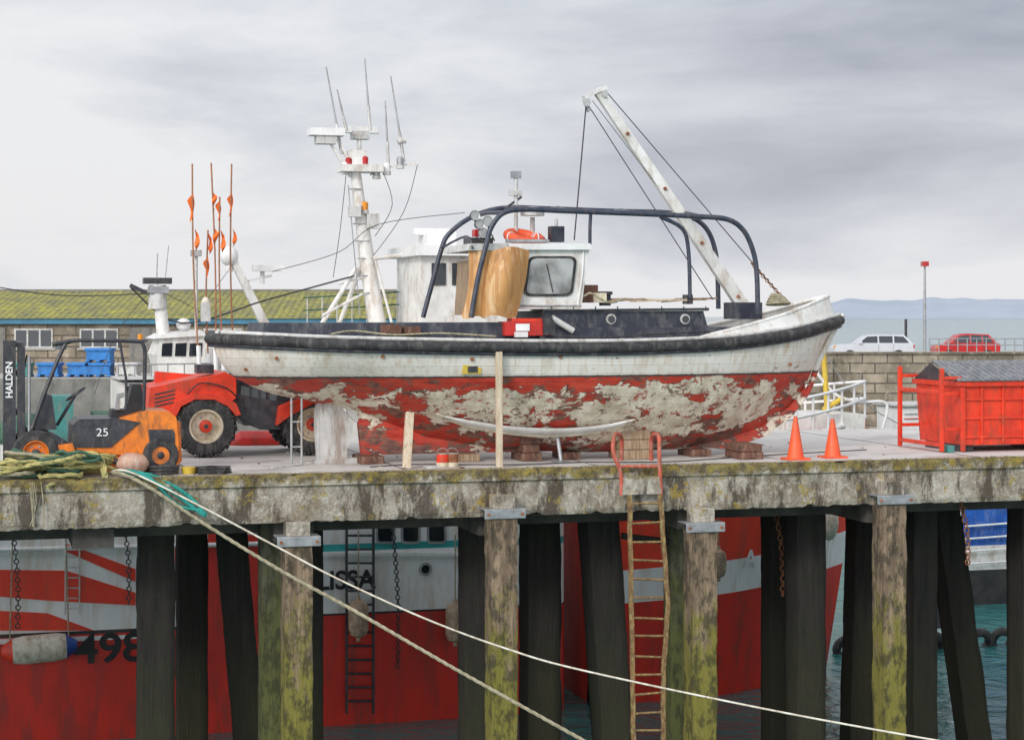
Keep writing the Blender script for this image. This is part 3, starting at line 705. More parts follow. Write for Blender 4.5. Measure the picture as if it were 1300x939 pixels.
for px in(562,574):
    b=B('paint_tin',PIER,True);u=U(px,.7)
    b.lathe((u,.7,.003),(0,0,1),[(0,0),(.1,0),(.1,.07),(.1,.2),(.104,.21),(.09,.21),(0,.19)],'orange_red',mats=['cream_paint','cream_paint','orange_red' if px<570 else 'rust','galv','galv','cream_paint'])
    b.torus((u,.7,.2),(.3,1,.2),.1,.005,'galv',16,4);b.done()
b=B('paint_tray',PIER,True);b.bb((U(540,.6),.5,.002),(U(556,.6),.8,.03),'light_grey');b.done()
for px,hh in((1010,.72),(1057,.66)):
    b=B('traffic_cone',PIER,True);v=.55 if px<1030 else .75;u=U(px,v)
    b.bb((u-.19,v-.19,.002),(u+.19,v+.19,.035),'cone_orange')
    b.lathe((u,v,.035),(0,0,1),[(.145,0),(.135,.03),(.03,hh-.04),(.022,hh-.035),(.0,hh-.05)],'cone_orange',20,mats=['cone_orange','cone_orange','black_rubber','black_rubber']);b.done()
b=B('deck_litter',PIER,False)
for k in range(46):
    u=random.uniform(-6,8.5);v=random.uniform(.2,4.5);r=random.uniform(.01,.035)
    b.box((u,v,.006+r*.3),(r*random.uniform(1,4),r*1.5,r*.5),random.choice(['timber','block_timber','pale_timber','rust','light_grey','white_paint']),Matrix.Rotation(random.random()*3,3,'Z'))
b.done()
b=B('extension_cable',PIER,True)
b.tube(cr([(U(470,.9),.9,.012),(U(520,1.2),1.2,.012),(U(580,1.0),1.0,.012),(U(660,.7),.7,.012),(U(740,.9),.9,.012),(U(850,.6),.6,.012),(U(960,1.4),1.4,.012),(U(1100,2.2),2.2,.012)],8),.009,'dark_rope',5);b.done()
# skip
b=B('metal_waste_skip',PIER,True,.01)
v=1.3
uL,uR=U(1217,v),U(1360,v);zt=P(1250,486,v).z;zb=.12
b.prism([(uL+.02,v,zt),(uR-.05,v,zt),(uR-.2,v,zb),(uL+.1,v,zb)],(0,1.6,0),'orange_red')
for z in(zb+.12,zb+.45,zb+.78):b.bb((uL+.05,v-.03,z),(uR-.12,v-.002,z+.05),'orange_red')
for k in range(5):
    u=uL+.42+k*.42;b.bb((u,v-.034,zb+.02),(u+.05,v-.001,zt-.07),'orange_red')
b.bb((uL-.02,v-.07,zt-.06),(uR,v+1.67,zt+.03),'orange_red')
b.bb((uL,v-.085,zb-.1),(uL+.09,v-.048,zt-.07),'orange_red')
ul=U(1193,v)
for vv in(v-.04,v+1.5):
    b.bb((ul,vv,0.02),(ul+.07,vv+.07,P(0,478,v).z),'orange_red')
    for y in(480,500,545):
        z=P(1200,y,v).z;b.bb((ul+.072,vv+.01,z-.03),(uL+.05,vv+.06,z+.03),'orange_red')
b.bb((ul,v+.035,zb+.9),(ul+.06,v+1.49,zb+.97),'orange_red');b.bb((ul,v+.035,.1),(ul+.06,v+1.49,.17),'orange_red')
b.bb((U(1204,v),v,0),(U(1212,v),v+.3,.12),'tub_teal')
for u in(uL+.1,uR-.4):b.bb((u,v+.1,0.003),(u+.25,v+1.4,.118),'black_steel')
ll=[(uL-.06,v-.1,zt+.035),(uR,v-.1,zt+.035),(uR,v+1.0,zt+.34),(uL+.02,v+1.0,zt+.34)]
b.prism(ll,(0,.0,.03),'skip_lid')
for k in range(18):
    u=uL-.04+k*(uR-uL)/18;b.beam((u+.03,v-.11,zt+.07),(u+.06,v+1.0,zt+.375),.03,.03,'skip_lid')
b.prism([(uL-.02,v-.0,zt+.03),(uL-.02,v+1.0,zt+.33),(uL-.02,v+1.6,zt+.03)],(.02,0,0),'black_steel')
b.done()

# ================================================================= FORKLIFT
def wheel(b,px,py,v,w,r,rim,lug=0,ctr=None):
    p=ctr or P(px,py,v);ax=(0,-1,0);p=Vector((p.x,v+w/2,p.z))
    b.lathe(p,ax,[(r*.55,-w/2),(r*.93,-w/2),(r,-w*.38),(r,w*.38),(r*.93,w/2),(r*.6,w/2),(r*.57,w*.42)],'black_rubber',32)
    b.lathe(p,ax,[(r*.6,w*.44),(r*.52,w*.45),(r*.45,w*.2),(r*.22,w*.2),(r*.2,w*.42),(r*.08,w*.46),(0,w*.46)],rim,24,mats=[rim,rim,rim,'orange_red' if lug else rim,'orange_red' if lug else 'black_steel','black_steel'])
    for k in range(6):
        a=k*math.pi/3;b.cyl(p+Vector((math.cos(a)*r*.32,-w*.2,math.sin(a)*r*.32)),p+Vector((math.cos(a)*r*.32,-w*.26,math.sin(a)*r*.32)),.018,'galv',nn=6)
    for k in range(lug):
        a=2*math.pi*k/lug;d=Vector((math.cos(a),0,math.sin(a)));t=Vector((-math.sin(a),0,math.cos(a)))
        for sg in(-1,1):
            c0=p+d*r*1.0+t*(.02*sg)+Vector((0,sg*w*.24,0))
            rot=Matrix((t,Vector((0,1,0)),d)).transposed()@Matrix.Rotation(sg*.5,3,'Z')
            b.box(c0,(.05,w*.5,.05),'black_rubber',rot)
            if sg<0:b.box(p+d*r*.9+Vector((0,-w/2-.0,0)),(.04,.025,.12),'black_rubber',Matrix((t,Vector((0,1,0)),d)).transposed())
b=B('forklift_truck',PIER,True,.012)
v=.75;dv=1.15
b.T([(96,570),(98,545),(150,532),(185,521),(215,522),(224,530),(227,560),(226,592),(205,597),(180,590),(160,578),(130,575)],v,dv,'forklift_orange')
b.T([(222,534),(229,536),(231,585),(226,590)],v+.1,dv-.2,'forklift_orange')
b.T([(188,545),(220,545),(222,550),(222,568),(190,562)],v-.012,.02,'black_steel')
b.T([(90,568),(92,540),(100,532),(150,531),(178,536),(150,560),(140,568)],v-.02,dv+.04,'black_steel')
b.T([(60,598),(62,568),(160,570),(182,592),(178,600)],v+.05,dv-.1,'forklift_orange')
b.T([(36,560),(48,545),(72,552),(92,566),(88,590),(74,585),(66,566),(50,560)],v-.02,.3,'black_steel')
b.T([(66,566),(92,562),(96,574),(84,590),(74,582)],v-.04,.02,'forklift_orange')
b.T([(44,545),(56,500),(66,502),(72,545)],v+.15,.8,'black_steel')
b.T([(140,534),(142,520),(175,520),(176,534)],v+.3,.5,'seat_vinyl');b.T([(160,521),(168,488),(180,488),(182,521)],v+.3,.5,'seat_vinyl')
b.T([(146,520),(149,500),(158,498),(158,504),(152,506),(152,520)],v+.2,.08,'grey_paint')
b.torus(P(96,500,v+.5),(-.7,0,1),.17,.016,'black_steel',20,6);b.cyl(P(96,500,v+.5),P(72,540,v+.5),.025,'black_steel')
for vv in(v+.04,v+dv-.04):
    b.tube(cr([P(40,545,vv),P(60,490,vv),P(80,442,vv),P(88,434,vv),P(100,432,vv)],4),.03,'black_steel',8)
    b.tube(cr([P(100,432,vv),P(170,433,vv),P(182,438,vv),P(184,460,vv),P(182,525,vv)],4),.03,'black_steel',8)
    b.tube([P(66,437,vv),P(90,433,vv)],.035,'black_steel',8)
for k in range(9):
    px=92+k*10.5;b.bb(P(px,434,v+.05),P(px+4,430,v+dv-.05),'black_steel')
b.bb(P(70,444,v+.1),P(84,436,v+.3),'galv');b.tube([P(152,434,v),P(160,480,v),P(160,520,v)],.02,'black_steel',6)
b.cyl(P(178,432,v+.5),P(178,424,v+.5),.04,'lamp_amber')
for vv in(v+.12,v+dv-.3):
    b.bb(P(4,602,vv),P(20,432,vv)+Vector((0,.14,0)),'black_steel');b.bb(P(22,602,vv+.02),P(32,440,vv+.02)+Vector((0,.12,0)),'black_steel')
    b.cyl(P(37,585,vv+.05),P(37,452,vv+.05),.025,'galv')
    b.tube(cr([P(34,450,vv+.1),P(28,500,vv+.1),P(34,560,vv+.1)],4),.012,'black_rubber',5)
for y in(434,470,520,585):b.bb(P(6,y+7,v+.2),P(30,y,v+.2)+Vector((0,.8,0)),'black_steel')
b.bb(P(-14,590,v+.1),P(0,520,v+.1)+Vector((0,.95,0)),'black_steel')
for vv in(v+.2,v+.8):b.bb(P(-120,606,vv),P(-6,600,vv)+Vector((0,.12,0)),'black_steel');b.bb(P(-12,606,vv),P(-4,520,vv)+Vector((0,.12,0)),'galv')
wheel(b,45,583,v-.08,.24,.34,'forklift_orange',ctr=Vector((U(45,v),v,.34)));wheel(b,45,583,v+dv-.16,.24,.34,'forklift_orange',ctr=Vector((U(45,v),v,.34)))
wheel(b,205,585,v-.03,.2,.27,'black_steel',ctr=Vector((U(204,v),v,.27)));wheel(b,205,585,v+dv-.2,.2,.27,'black_steel',ctr=Vector((U(204,v),v,.27)))
b.text('25',P(130,549,v-.03),.17,'text_white',sx=1.1)
b.text('HALDEN',P(12,482,v+.112),.14,'text_white',right=(0,0,1),up=(-1,0,0),bold=.003)
b.done()

# ================================================================= TELEHANDLER
b=B('telehandler',PIER,True,.015)
v=3.6
R=.50
wheel(b,262,547,v,.36,R,'cream_paint',18,ctr=Vector((U(262,v),v,R+.03)));wheel(b,262,547,v+1.6,.36,R,'cream_paint',18,ctr=Vector((U(262,v),v,R+.03)))
wheel(b,395,547,v,.36,R,'cream_paint',18,ctr=Vector((U(398,v),v,R+.03)));wheel(b,395,547,v+1.6,.36,R,'cream_paint',18,ctr=Vector((U(398,v),v,R+.03)))
b.T([(188,520),(190,492),(232,483),(272,476),(286,472),(300,480),(300,505),(285,516),(240,505),(222,518),(205,530)],v+.1,1.7,'orange_red')
for k in range(4):b.T([(196,500+k*5),(222,494+k*5),(222,496+k*5),(196,502+k*5)],v+.09,.012,'black_steel')
b.T([(222,520),(236,508),(286,510),(306,530),(330,545),(410,545),(412,520),(300,500),(240,498)],v+.25,1.4,'black_steel')
b.T([(214,528),(222,510),(244,500),(280,500),(300,512),(306,526),(300,528),(290,516),(272,507),(248,507),(230,516),(222,532)],v-.03,.42,'orange_red')
b.T([(296,520),(300,470),(318,452),(372,452),(378,520),(372,540),(310,540)],v+.3,.9,'black_steel')
b.T([(304,512),(307,474),(321,458),(338,458),(338,512)],v+.28,.01,'glass_dark');b.T([(342,512),(342,458),(366,458),(372,512)],v+.28,.01,'glass_dark')
b.beam(P(196,482,v+1.5),P(420,500,v+1.5),.3,.3,'orange_red');b.T([(352,540),(356,516),(398,500),(428,520),(428,535),(398,512),(368,528)],v-.02,.4,'orange_red')
b.bb(P(250,474,v+.3),P(268,462,v+.7),'black_steel')
b.tube(cr([P(238,500,v-.02),P(256,486,v+.05),P(290,494,v+.05),P(312,520,v+.2)],5),.014,'black_rubber',5)
b.done()
b=B('inflatable_dinghy',PIER,True)
b.tube([P(290,562,6.7),P(306,560,6.6),P(368,560,6.6),P(410,560,6.8)],.2,'red_paint',12,rs=[.08,.2,.2,.18]);b.tube([P(290,562,7.4),P(306,560,7.5),P(368,560,7.5),P(410,560,7.4)],.2,'white_clean',12,rs=[.08,.2,.2,.18])
b.tube([P(304,553,6.6),P(368,553,6.6)],.07,'white_clean',8);b.bb(P(310,563,6.7),P(400,556,7.4),'grey_paint');b.done()

# ================================================================= TRAWLERS
def zat(py,v,px=650):return P(px,py,v).z
def hull(name,ua,ub,vc,hb,rows,stem=0,taper=3.5,sheer=0.0,flare=.85,sgn=1,dark='grey_paint'):
    b=B(name,PIER,False)
    zs=[r[0] for r in rows];zt,zb=zs[0],zs[-1]
    fine=[]
    for i in range(len(rows)-1):
        k=max(1,int((zs[i]-zs[i+1])/.25))
        for j in range(k):fine.append((zs[i]+(zs[i+1]-zs[i])*j/k,rows[i+1][1]))
    fine.append((zb,rows[-1][1]))
    NV=len(fine)-1
    def surf(i,z,sg,low=False):
        d=(zt-z)/(zt-zb);end=ub-sgn*stem*d
        u=ua+(end-ua)*(i);dist=abs(end-u);tt=max(0,1-dist/taper)
        h=hb*(1-tt**1.8)*(1-(1-flare)*d*(.3+.7*tt))
        if low:h*=.75
        sh=sheer*max(0,1-abs(ub-u)/(taper*2.2))**1.6*(1-d*.75)
        return Vector((u,vc+sg*h,z+sh))
    b.surf=surf
    for sg in(-1,1):
        def fn(i,j):
            k=int(round(j*NV));return surf(i,fine[k][0],sg,k==NV)
        b.grid(fn,60,NV,'hull_white',True,mf=lambda i,j:fine[j][1])
    def dk(i,j):
        u=ua+(ub-ua)*i;tt=max(0,1-abs(ub-u)/taper);h=hb*(1-tt**1.8)
        sh=sheer*max(0,1-abs(ub-u)/(taper*2.2))**1.6
        return (u,vc+(2*j-1)*h*.98,zt-.7+sh)
    b.grid(dk,40,4,dark,False)
    b.add([(ua,vc-hb,zt),(ua,vc+hb,zt),(ua,vc+hb*.7,zb),(ua,vc-hb*.7,zb)],[(0,1,2,3)],rows[1][1])
    for sg in(-1,1):
        pts=[]
        for i in range(61):
            u=ua+(ub-ua)*i/60;tt=max(0,1-abs(ub-u)/taper);pts.append((u,vc+sg*hb*(1-tt**1.8),zt+sheer*max(0,1-abs(ub-u)/(taper*2.2))**1.6))
        b.tube(pts,.07,'white_paint',6)
    return b
vh=9.4;hb=2.4;vc=vh+hb
A=hull('fishing_trawler',U(330,vh)-.2,U(-420,vh),vc,hb,[(-.8,''),(-3.75,'hull_white'),(-3.82,'hull_black'),(-6.5,'hull_red')],stem=.5,sgn=-1,taper=3,flare=1.0)
vs_=vh-.012
def ray(pix,m='hull_scarlet',k=0):A.prism([P(a,bq,vs_-k) for a,bq in pix],(0,.03,0),m)
ray([(-60,722),(84,724),(172,752),(172,768),(60,762),(-60,752)])
ray([(84,700),(84,690),(172,722),(172,738)],k=.002)
ray([(-60,772),(60,778),(120,800),(-60,800)],k=.002)
ray([(222,735),(262,748),(262,772),(222,762)]);ray([(222,690),(262,700),(262,722),(222,712)])
ray([(264,672),(330,680),(330,850),(264,850)],'hull_red',.004)
ray([(-60,813),(175,805),(175,810),(-60,820)],'hull_white',.006)
A.text('498',P(140,824,vs_-.02),.8,'text_black',sx=1.15,bold=.014)
A.tube([P(-100,700,vh-.03),P(330,690,vh-.03)],.05,'hull_white',6)
for px in(83,101):A.cyl(P(px,660,vh-.1),P(px,780,vh-.1),.015,'light_grey',nn=6)
for k in range(9):A.cyl(P(83,668+k*13,vh-.1),P(101,668+k*13,vh-.1),.012,'light_grey',nn=6)
A.bb(P(150,560,11.3),P(262,480,13.5),'white_paint');A.bb(P(150,482,11.1),P(264,476,13.6),'light_grey')
for k in range(3):A.bb(P(160+k*32,510,11.27),P(180+k*32,490,11.28),'glass_dark')
A.bb(P(120,575,11),P(200,520,12.4),'net_green')
A.prism([P(204,478,11.8),P(196,450,11.8),P(206,428,11.8),P(252,424,11.8),P(276,440,11.8),P(284,478,11.8)],(0,1.6,0),'white_paint')
A.prism([P(194,430,11.7),P(206,424,11.7),P(256,419,11.7),P(262,426,11.7)],(0,1.8,0),'white_clean')
for a_ in((205,218),(222,236),(240,256)):
    A.prism([P(a_[0],452,11.78),P(a_[0]+1,436,11.78),P(a_[1]+1,435,11.78),P(a_[1],452,11.78)],(0,.01,0),'glass_dark')
A.ell(P(233,412,12.2),(.16,.16,.14),'white_clean')
A.bb(P(262,480,11.5),P(298,442,11.7),'light_grey')
for k in range(7):A.cyl(P(150+k*21,478,11.2),P(150+k*21,462,11.2),.015,'galv',nn=5)
A.cyl(P(150,463,11.2),P(276,461,11.2),.015,'galv',nn=5)
A.cyl(P(222,560,12),P(203,385,12),.17,'white_paint',.13);A.cyl(P(200,392,12),P(200,362,12),.2,'light_grey',.18)
A.bb(P(183,360,11.8),P(216,353,12.2),'black_steel');A.bb(P(190,372,11.8),P(212,364,12.2),'galv')
A.beam(P(186,372,11.9),P(165,362,11.9),.1,.08,'black_steel');A.cyl(P(199,352,12),P(200,322,12),.012,'galv',nn=5);A.cyl(P(210,352,12),P(214,312,12),.01,'galv',nn=5)
A.beam(P(340,420,12.5),P(296,330,12.5),.2,.2,'white_paint',.14,.14)
A.ell(P(291,325,12.5),(.2,.2,.22),'white_clean');A.cyl(P(291,345,12.5),P(291,330,12.5),.08,'white_clean')
A.bb(P(322,344,12.3),P(358,337,12.6),'white_clean');A.cyl(P(333,360,12.5),P(333,344,12.5),.05,'white_clean');A.beam(P(310,358,12.5),P(345,350,12.5),.06,.05,'white_clean')
A.cyl(P(249,430,12),P(249,320,12),.035,'light_grey',nn=6);A.bb(P(243,325,11.9),P(255,318,12.1),'grey_paint')
A.bb(P(256,408,11),P(266,384,11.2),'light_grey');A.ell(P(261,384,11.1),(.09,.09,.12),'buoy_white')
for px in(30,130):A.ell(P(px,550,11.5),(.5,.6,.4),'net_green',16,.3,px)
A.bb(P(62,570,11),P(90,500,12),'tub_teal')
for q in([(205,356),(150,420),(120,500)],[(205,370),(260,400),(300,440)],[(296,335),(250,400),(210,470)]):A.tube(cr([P(*w,12.3) for w in q],4),.008,'dark_rope',4)
A.done()
for px,top,lean,bt in((250,208,-6,0),(271,207,-3,0),(281,250,-2,1),(294,208,0,0),(262,292,2,1)):
    b=B('dan_buoy_marker',PIER,True);v=11.0+(px%5)*.12
    p0=P(px+3,470,v);p1=P(px+lean,top,v);mid=p0.lerp(p1,.5)+Vector((.05*math.sin(px),0,0));b.tube(cr([p0,mid,p1],5),.018,'pole_orange',7);b.cyl(p0,p0.lerp(p1,.12),.05,'white_clean',nn=7)
    for f0,s0 in((.2,1),(.37,.8)):
        q=p1.lerp(p0,f0-.08+.03*math.sin(px*3) if not bt else f0-.18)
        s1=s0*(.7+.4*random.random());sw=random.uniform(-1,1)
        def fl(i,j):return (q.x+.015+i*.11*s1*(1 if sw>0 else -1)*(1-j*.5)+.02*math.sin(j*6+px),q.y+.06*math.sin(i*4+j*5+px),q.z-.42*s1*j-.14*i*s1)
        b.grid(fl,4,6,'orange_cloth',True)
    b.done()
z1=zat(775,vh,500)
Bt=hull('fishing_trawler',U(337,vh),U(745,vh),vc,hb,[(-.8,''),(zat(688,vh,500),'hull_white'),(zat(697,vh,500),'hull_teal'),(z1,'hull_white'),(z1-.04,'text_black'),(-6.5,'hull_red')],taper=.6,flare=1.0)
Bt.text('LISSA',P(439,737,vh-.03),.52,'text_black',sx=1.0,bold=.014)
Bt.lathe(P(540,722,vh-.0),(0,-1,0),[(0,.01),(.09,.01),(.09,.03),(.14,.03),(.14,0)],'galv',mats=['glass_dark','galv','galv','galv'])
for px in(480,512,545):
    Bt.T(rrect([(px-3,690),(px-3,662),(px+22,662),(px+22,690)],.2),vh-.03,.03,'galv');Bt.T(rrect([(px,687),(px,665),(px+19,665),(px+19,687)],.2),vh-.045,.015,'glass_dark')
for px in(440,474):Bt.beam(P(px,650,vh-.2),P(px,905,vh-.2),.05,.05,'black_steel')
for k in range(14):Bt.cyl(P(440,662+k*17.5,vh-.2),P(474,662+k*17.5,vh-.2),.025,'black_steel',nn=6)
Bt.T([(410,705),(412,701),(585,701),(585,705)],vh-.05,.05,'white_clean')
Bt.bb(P(400,600,10.8),P(540,415,13.4),'white_paint')
Bt.bb(P(535,560,10.8),P(660,322,13.2),'white_paint');Bt.bb(P(528,324,10.6),P(668,318,13.4),'white_clean')
for px in(548,574,600,626):Bt.bb(P(px,362,10.77),P(px+18,334,10.78),'glass_dark')
Bt.bb(P(542,318,11.5),P(565,296,12.5),'white_clean');Bt.bb(P(526,298,11.8),P(570,291,12.1),'white_clean')
Bt.tube([P(474,328,12),P(545,320,12)],.05,'white_paint',8);Bt.tube([P(476,328,12),P(500,420,12)],.03,'white_paint',8)
vm=12.2
Bt.tube([P(484,430,vm),P(476,395,vm),P(466,330,vm),P(455,250,vm),P(449,196,vm)],.15,'white_paint',12,rs=[.2,.19,.17,.13,.1])
Bt.cyl(P(400,425,vm-.6),P(452,340,vm),.05,'white_paint',nn=8);Bt.cyl(P(425,425,vm+.8),P(462,330,vm),.05,'white_paint',nn=8)
Bt.cyl(P(410,400,vm-.5),P(470,368,vm),.03,'white_paint',nn=8);Bt.cyl(P(430,360,vm),P(470,350,vm),.03,'white_paint',nn=8)
Bt.bb(P(434,217,vm-.3),P(480,212,vm+.3),'white_paint');Bt.bb(P(444,190,vm-.15),P(462,216,vm+.15),'white_paint')
Bt.beam(P(470,215,vm),P(530,207,vm),.05,.05,'white_paint');Bt.beam(P(470,222,vm),P(495,212,vm),.04,.04,'white_paint');Bt.beam(P(445,225,vm),P(418,180,vm),.05,.05,'white_paint');Bt.beam(P(452,222,vm),P(428,176,vm),.05,.05,'white_paint')
Bt.bb(P(394,171,vm-.2),P(434,165,vm+.2),'white_clean');Bt.bb(P(402,182,vm-.15),P(424,172,vm+.15),'light_grey');Bt.bb(P(436,168,vm+.3),P(480,162,vm+.5),'white_clean');Bt.bb(P(448,176,vm+.2),P(466,168,vm+.5),'light_grey');Bt.cyl(P(456,196,vm+.3),P(456,174,vm+.3),.05,'white_paint')
for px,py,m in((463,204,'lamp_red'),(443,206,'lamp_red'),(474,278,'lamp_amber'),(463,262,'lamp_amber'),(478,218,'galv'),(438,212,'white_clean'),(508,205,'galv'),(491,213,'white_clean')):
    q=P(px,py,vm-.1);Bt.lathe(q,(0,0,1),[(0,-.09),(.075,-.09),(.08,.06),(.05,.1),(0,.11)],m,12)
    Bt.cyl(q+Vector((0,0,-.16)),q+Vector((0,0,-.08)),.09,'light_grey')
for a,q in(((434,196),(414,85)),((440,166),(428,114)),((470,166),(463,75)),((513,206),(496,97)),((493,208),(489,128))):
    p0,p1=P(*a,vm),P(*q,vm);Bt.cyl(p0,p0.lerp(p1,.35),.035,'light_grey',nn=6);Bt.cyl(p0.lerp(p1,.35),p1,.024,'grey_paint',.014,nn=6)
Bt.tube([P(505,180,vm),P(515,178,vm)],.07,'light_grey',8)
for k in range(7):
    y=240+k*22;x=455+(y-240)*.135;Bt.cyl(P(x-13,y,vm-.15),P(x+5,y,vm-.15),.014,'galv',nn=5)
Bt.tube([P(442,235,vm-.15),P(457,400,vm-.15)],.012,'galv',5)
Bt.bb(P(444,275,vm-.3),P(456,262,vm-.1),'light_grey');Bt.bb(P(466,290,vm-.2),P(480,272,vm),'light_grey')
for pts in([(530,209),(512,270),(470,330)],[(440,215),(432,290),(423,352)],[(485,215),(498,260),(476,300)]):
    Bt.tube(cr([P(*q,vm) for q in pts],5),.009,'dark_rope',4)
Bt.tube(cr([P(166,365,12),P(230,410,12),P(340,380,12),P(450,350,12)],6),.02,'dark_rope',5)
Bt.tube(cr([P(345,345,12),P(430,320,12),P(480,285,12),P(590,270,12.5)],6),.008,'dark_rope',5)
Bt.tube(cr([P(-30,360,12),P(80,375,12),P(200,372,12)],6),.012,'dark_rope',5)
for y in(368,384):Bt.tube([P(385,y+10,13),P(545,y,13)],.018,'net_green',5)
for k in range(9):Bt.cyl(P(390+k*19,410,13),P(390+k*19,377-k*1.1,13),.015,'light_grey',nn=5)
Bt.done()
vr=9.6
C_=hull('fishing_trawler',U(757,vr),U(1098,12.0),12.0,2.4,[(-.75,''),(-3.1,'hull_scarlet'),(-3.8,'hull_white'),(-6.6,'hull_red')],stem=1.1,taper=4.2,sheer=.75,flare=.55)
def hulltext(body,px,py,size,mat):
    best=None
    for i in range(1,100):
        for k in range(30):
            q=C_.surf(i/100,-.9-k*.15,-1);w=PIER@q;X_=650+F*w.x/w.y;Y_=400-F*(w.z-H)/w.y
            e=(X_-px)**2+(Y_-py)**2
            if best is None or e<best[0]:best=(e,i,k)
    _,i,k=best;z=-.9-k*.15;q=C_.surf(i/100,z,-1);r=C_.surf(i/100+.01,z,-1)-C_.surf(i/100-.01,z,-1);r.z=0;up=C_.surf(i/100,z+.1,-1)-C_.surf(i/100,z-.1,-1);r.normalize();up=(up-r*up.dot(r)).normalized()
    C_.text(body,q+r.cross(up)*.03,size,mat,right=r,up=up,bold=.01)
hulltext('A',953,708,.55,'text_white');hulltext('82',1058,676,.34,'text_white')
ubow=U(1098,12.0)
def gw(u,sg):
    tt=max(0,1-abs(ubow-u)/4.2);return Vector((u,12.0+sg*2.4*(1-tt**1.8),-.75+.75*max(0,1-abs(ubow-u)/9.24)**1.6))
ring=[gw(ubow-3.2+3.2*i/12,-1) for i in range(13)]+[gw(ubow-3.2*i/12,1) for i in range(1,13)]
for h_ in(.45,.85):C_.tube(cr([q+Vector((0,0,h_)) for q in ring],3),.035,'white_clean',7)
for q in ring[::2]:C_.cyl(q,q+Vector((0,0,.85)),.03,'white_clean',nn=6)
C_.cyl(P(1053,560,12),P(1045,440,12),.07,'plastic_yellow',.06);C_.cyl(P(1045,520,12),P(1070,505,12),.06,'plastic_yellow')
C_.tube(cr([P(1046,445,12),P(1075,490,12),P(1110,520,12),P(1145,540,12)],5),.012,'galv',5)
C_.tube(cr([P(1035,470,12),P(1060,500,12),P(1090,510,12),P(1125,512,12),P(1120,545,12)],5),.04,'white_clean',6)
C_.bb(P(1060,550,11.5),P(1082,530,12.2),'orange_red');C_.bb(P(1010,560,11),P(1050,520,13),'white_paint')
C_.ell(P(1052,662,9.9),(.22,.22,.42),'buoy_white');C_.cyl(P(1052,640,9.9),P(1052,600,9.9),.02,'rope_tan',nn=6)
C_.done()
b=B('white_fish_container',PIER,True,.02)
b.bb(P(1142,560,13.2),P(1202,514,13.2)+Vector((0,1.2,0)),'white_clean');b.bb(P(1140,516,13.1),P(1204,512,13.1)+Vector((0,1.4,0)),'light_grey')
for y in(524,530,536):b.bb(P(1148,y+2,13.17),P(1196,y,13.19),'orange_red' if y==530 else 'grey_paint')
b.bb(P(1142,800,13.3),P(1202,560.5,13.3)+Vector((0,1,0)),'black_steel')
b.done()
Q=hull('blue_fishing_boat',U(1224,20),U(1700,20),21.5,1.5,[(-1.4,''),(-2.0,'hull_white'),(-4.2,'hull_blue'),(-4.9,'white_paint'),(-6.4,'hull_black')],taper=3,flare=.8)
for k in range(4):Q.tube([P(1225,668+k*16,19.9),P(1400,655+k*16,19.9)],.03,'white_clean',6)
Q.bb(P(1260,690,20.8),P(1400,600,22.2),'white_paint')
Q.done()
def fender(px,py,v,m,l=.55,r=.16):
    b=B('boat_fender',PIER,True);p=P(px,py,v);ax=(0,0,1)
    b.lathe(p,ax,[(0,-l/2-.08),(.04,-l/2-.08),(.05,-l/2),(r*.8,-l/2+.05),(r,-l/2+.15),(r,l/2-.15),(r*.8,l/2-.05),(.05,l/2),(.04,l/2+.08),(0,l/2+.08)],m,18)
    b.cyl(p+Vector((0,0,l/2+.05)),p+Vector((0,0,l/2+1.4)),.014,'rope_tan',nn=5)
    b.done()
fender(455,785,9.0,'buoy_tan',.75,.2);fender(578,790,9.1,'buoy_tan',.8,.2);fender(912,715,9.1,'buoy_tan',.6,.17)
b=B('boat_fender',PIER,True);p=P(50,823,9.0);b.lathe(p,(1,0,.05),[(0,-.72),(.1,-.7),(.24,-.5),(.27,-.3),(.27,.3),(.24,.5),(.1,.7),(0,.72)],'buoy_white',20,mats=['orange_red','orange_red','buoy_white','buoy_white','buoy_white','hull_blue','hull_blue'])
for q in(-.55,.55):b.cyl(p+Vector((q,0,.1)),p+Vector((q*.9,-.02,2.2)),.014,'rope_tan',nn=5)
b.done()
for px,ya,yb,v in((14,660,800,8.6),(155,650,770,8.7),(497,655,850,9.0),(985,650,760,2),(1220,640,720,.4)):
    b=B('hanging_chain',PIER,True);p0,p1=P(px,ya,v),P(px+8,yb,v);k=int((p0-p1).length/.085)
    for i in range(k):
        q=p0.lerp(p1,i/k);q.x+=.06*math.sin(i/k*3.1);b.torus(q,(0,1,0) if i%2 else(1,0,0),.045,.014,'rust' if v<5 else 'black_steel',8,4)
    b.done()
for px in(1182,1212,1243,1272,1300,1075):
    b=B('tyre_fender',PIER,True);p=P(px,848,14);p.z=WATER+.12;b.torus(p,(.1,1,.35),.26,.11,'black_rubber',20,8);b.done()

# ================================================================= ROPES & DECK EDGE ITEMS
b=B('coiled_rope_heap',PIER,True)
for k in range(32):
    cx=random.uniform(2,122);sz=1-abs(cx-78)/120;v=random.uniform(.1,.62)
    u=U(cx,v);base=.04+random.random()*.4*sz;r1=random.uniform(.14,.36)
    tilt=random.uniform(-.35,.35);pts=[]
    for a in range(12):
        t=2*math.pi*a/12;pts.append(Vector((u+math.cos(t)*r1*1.25+random.uniform(-.03,.03),v+math.sin(t)*r1*.6,max(.03,base+math.cos(t+k)*tilt*r1+random.uniform(-.02,.02)))))
    m=random.choice(['rope_yellow','rope_yellow','rope_yellow','rope_tan','net_green'])
    if k%2:b.rope(cr(pts+[pts[0]],3),.035,m)
    else:b.tube(cr(pts,3,True),.026,m,7,True)
b.rope(cr([P(128,590,.3),P(135,612,.0),P(128,580,.35),P(100,576,.4),P(90,600,.2),P(60,618,-.1)],6),.035,'rope_yellow');b.done()
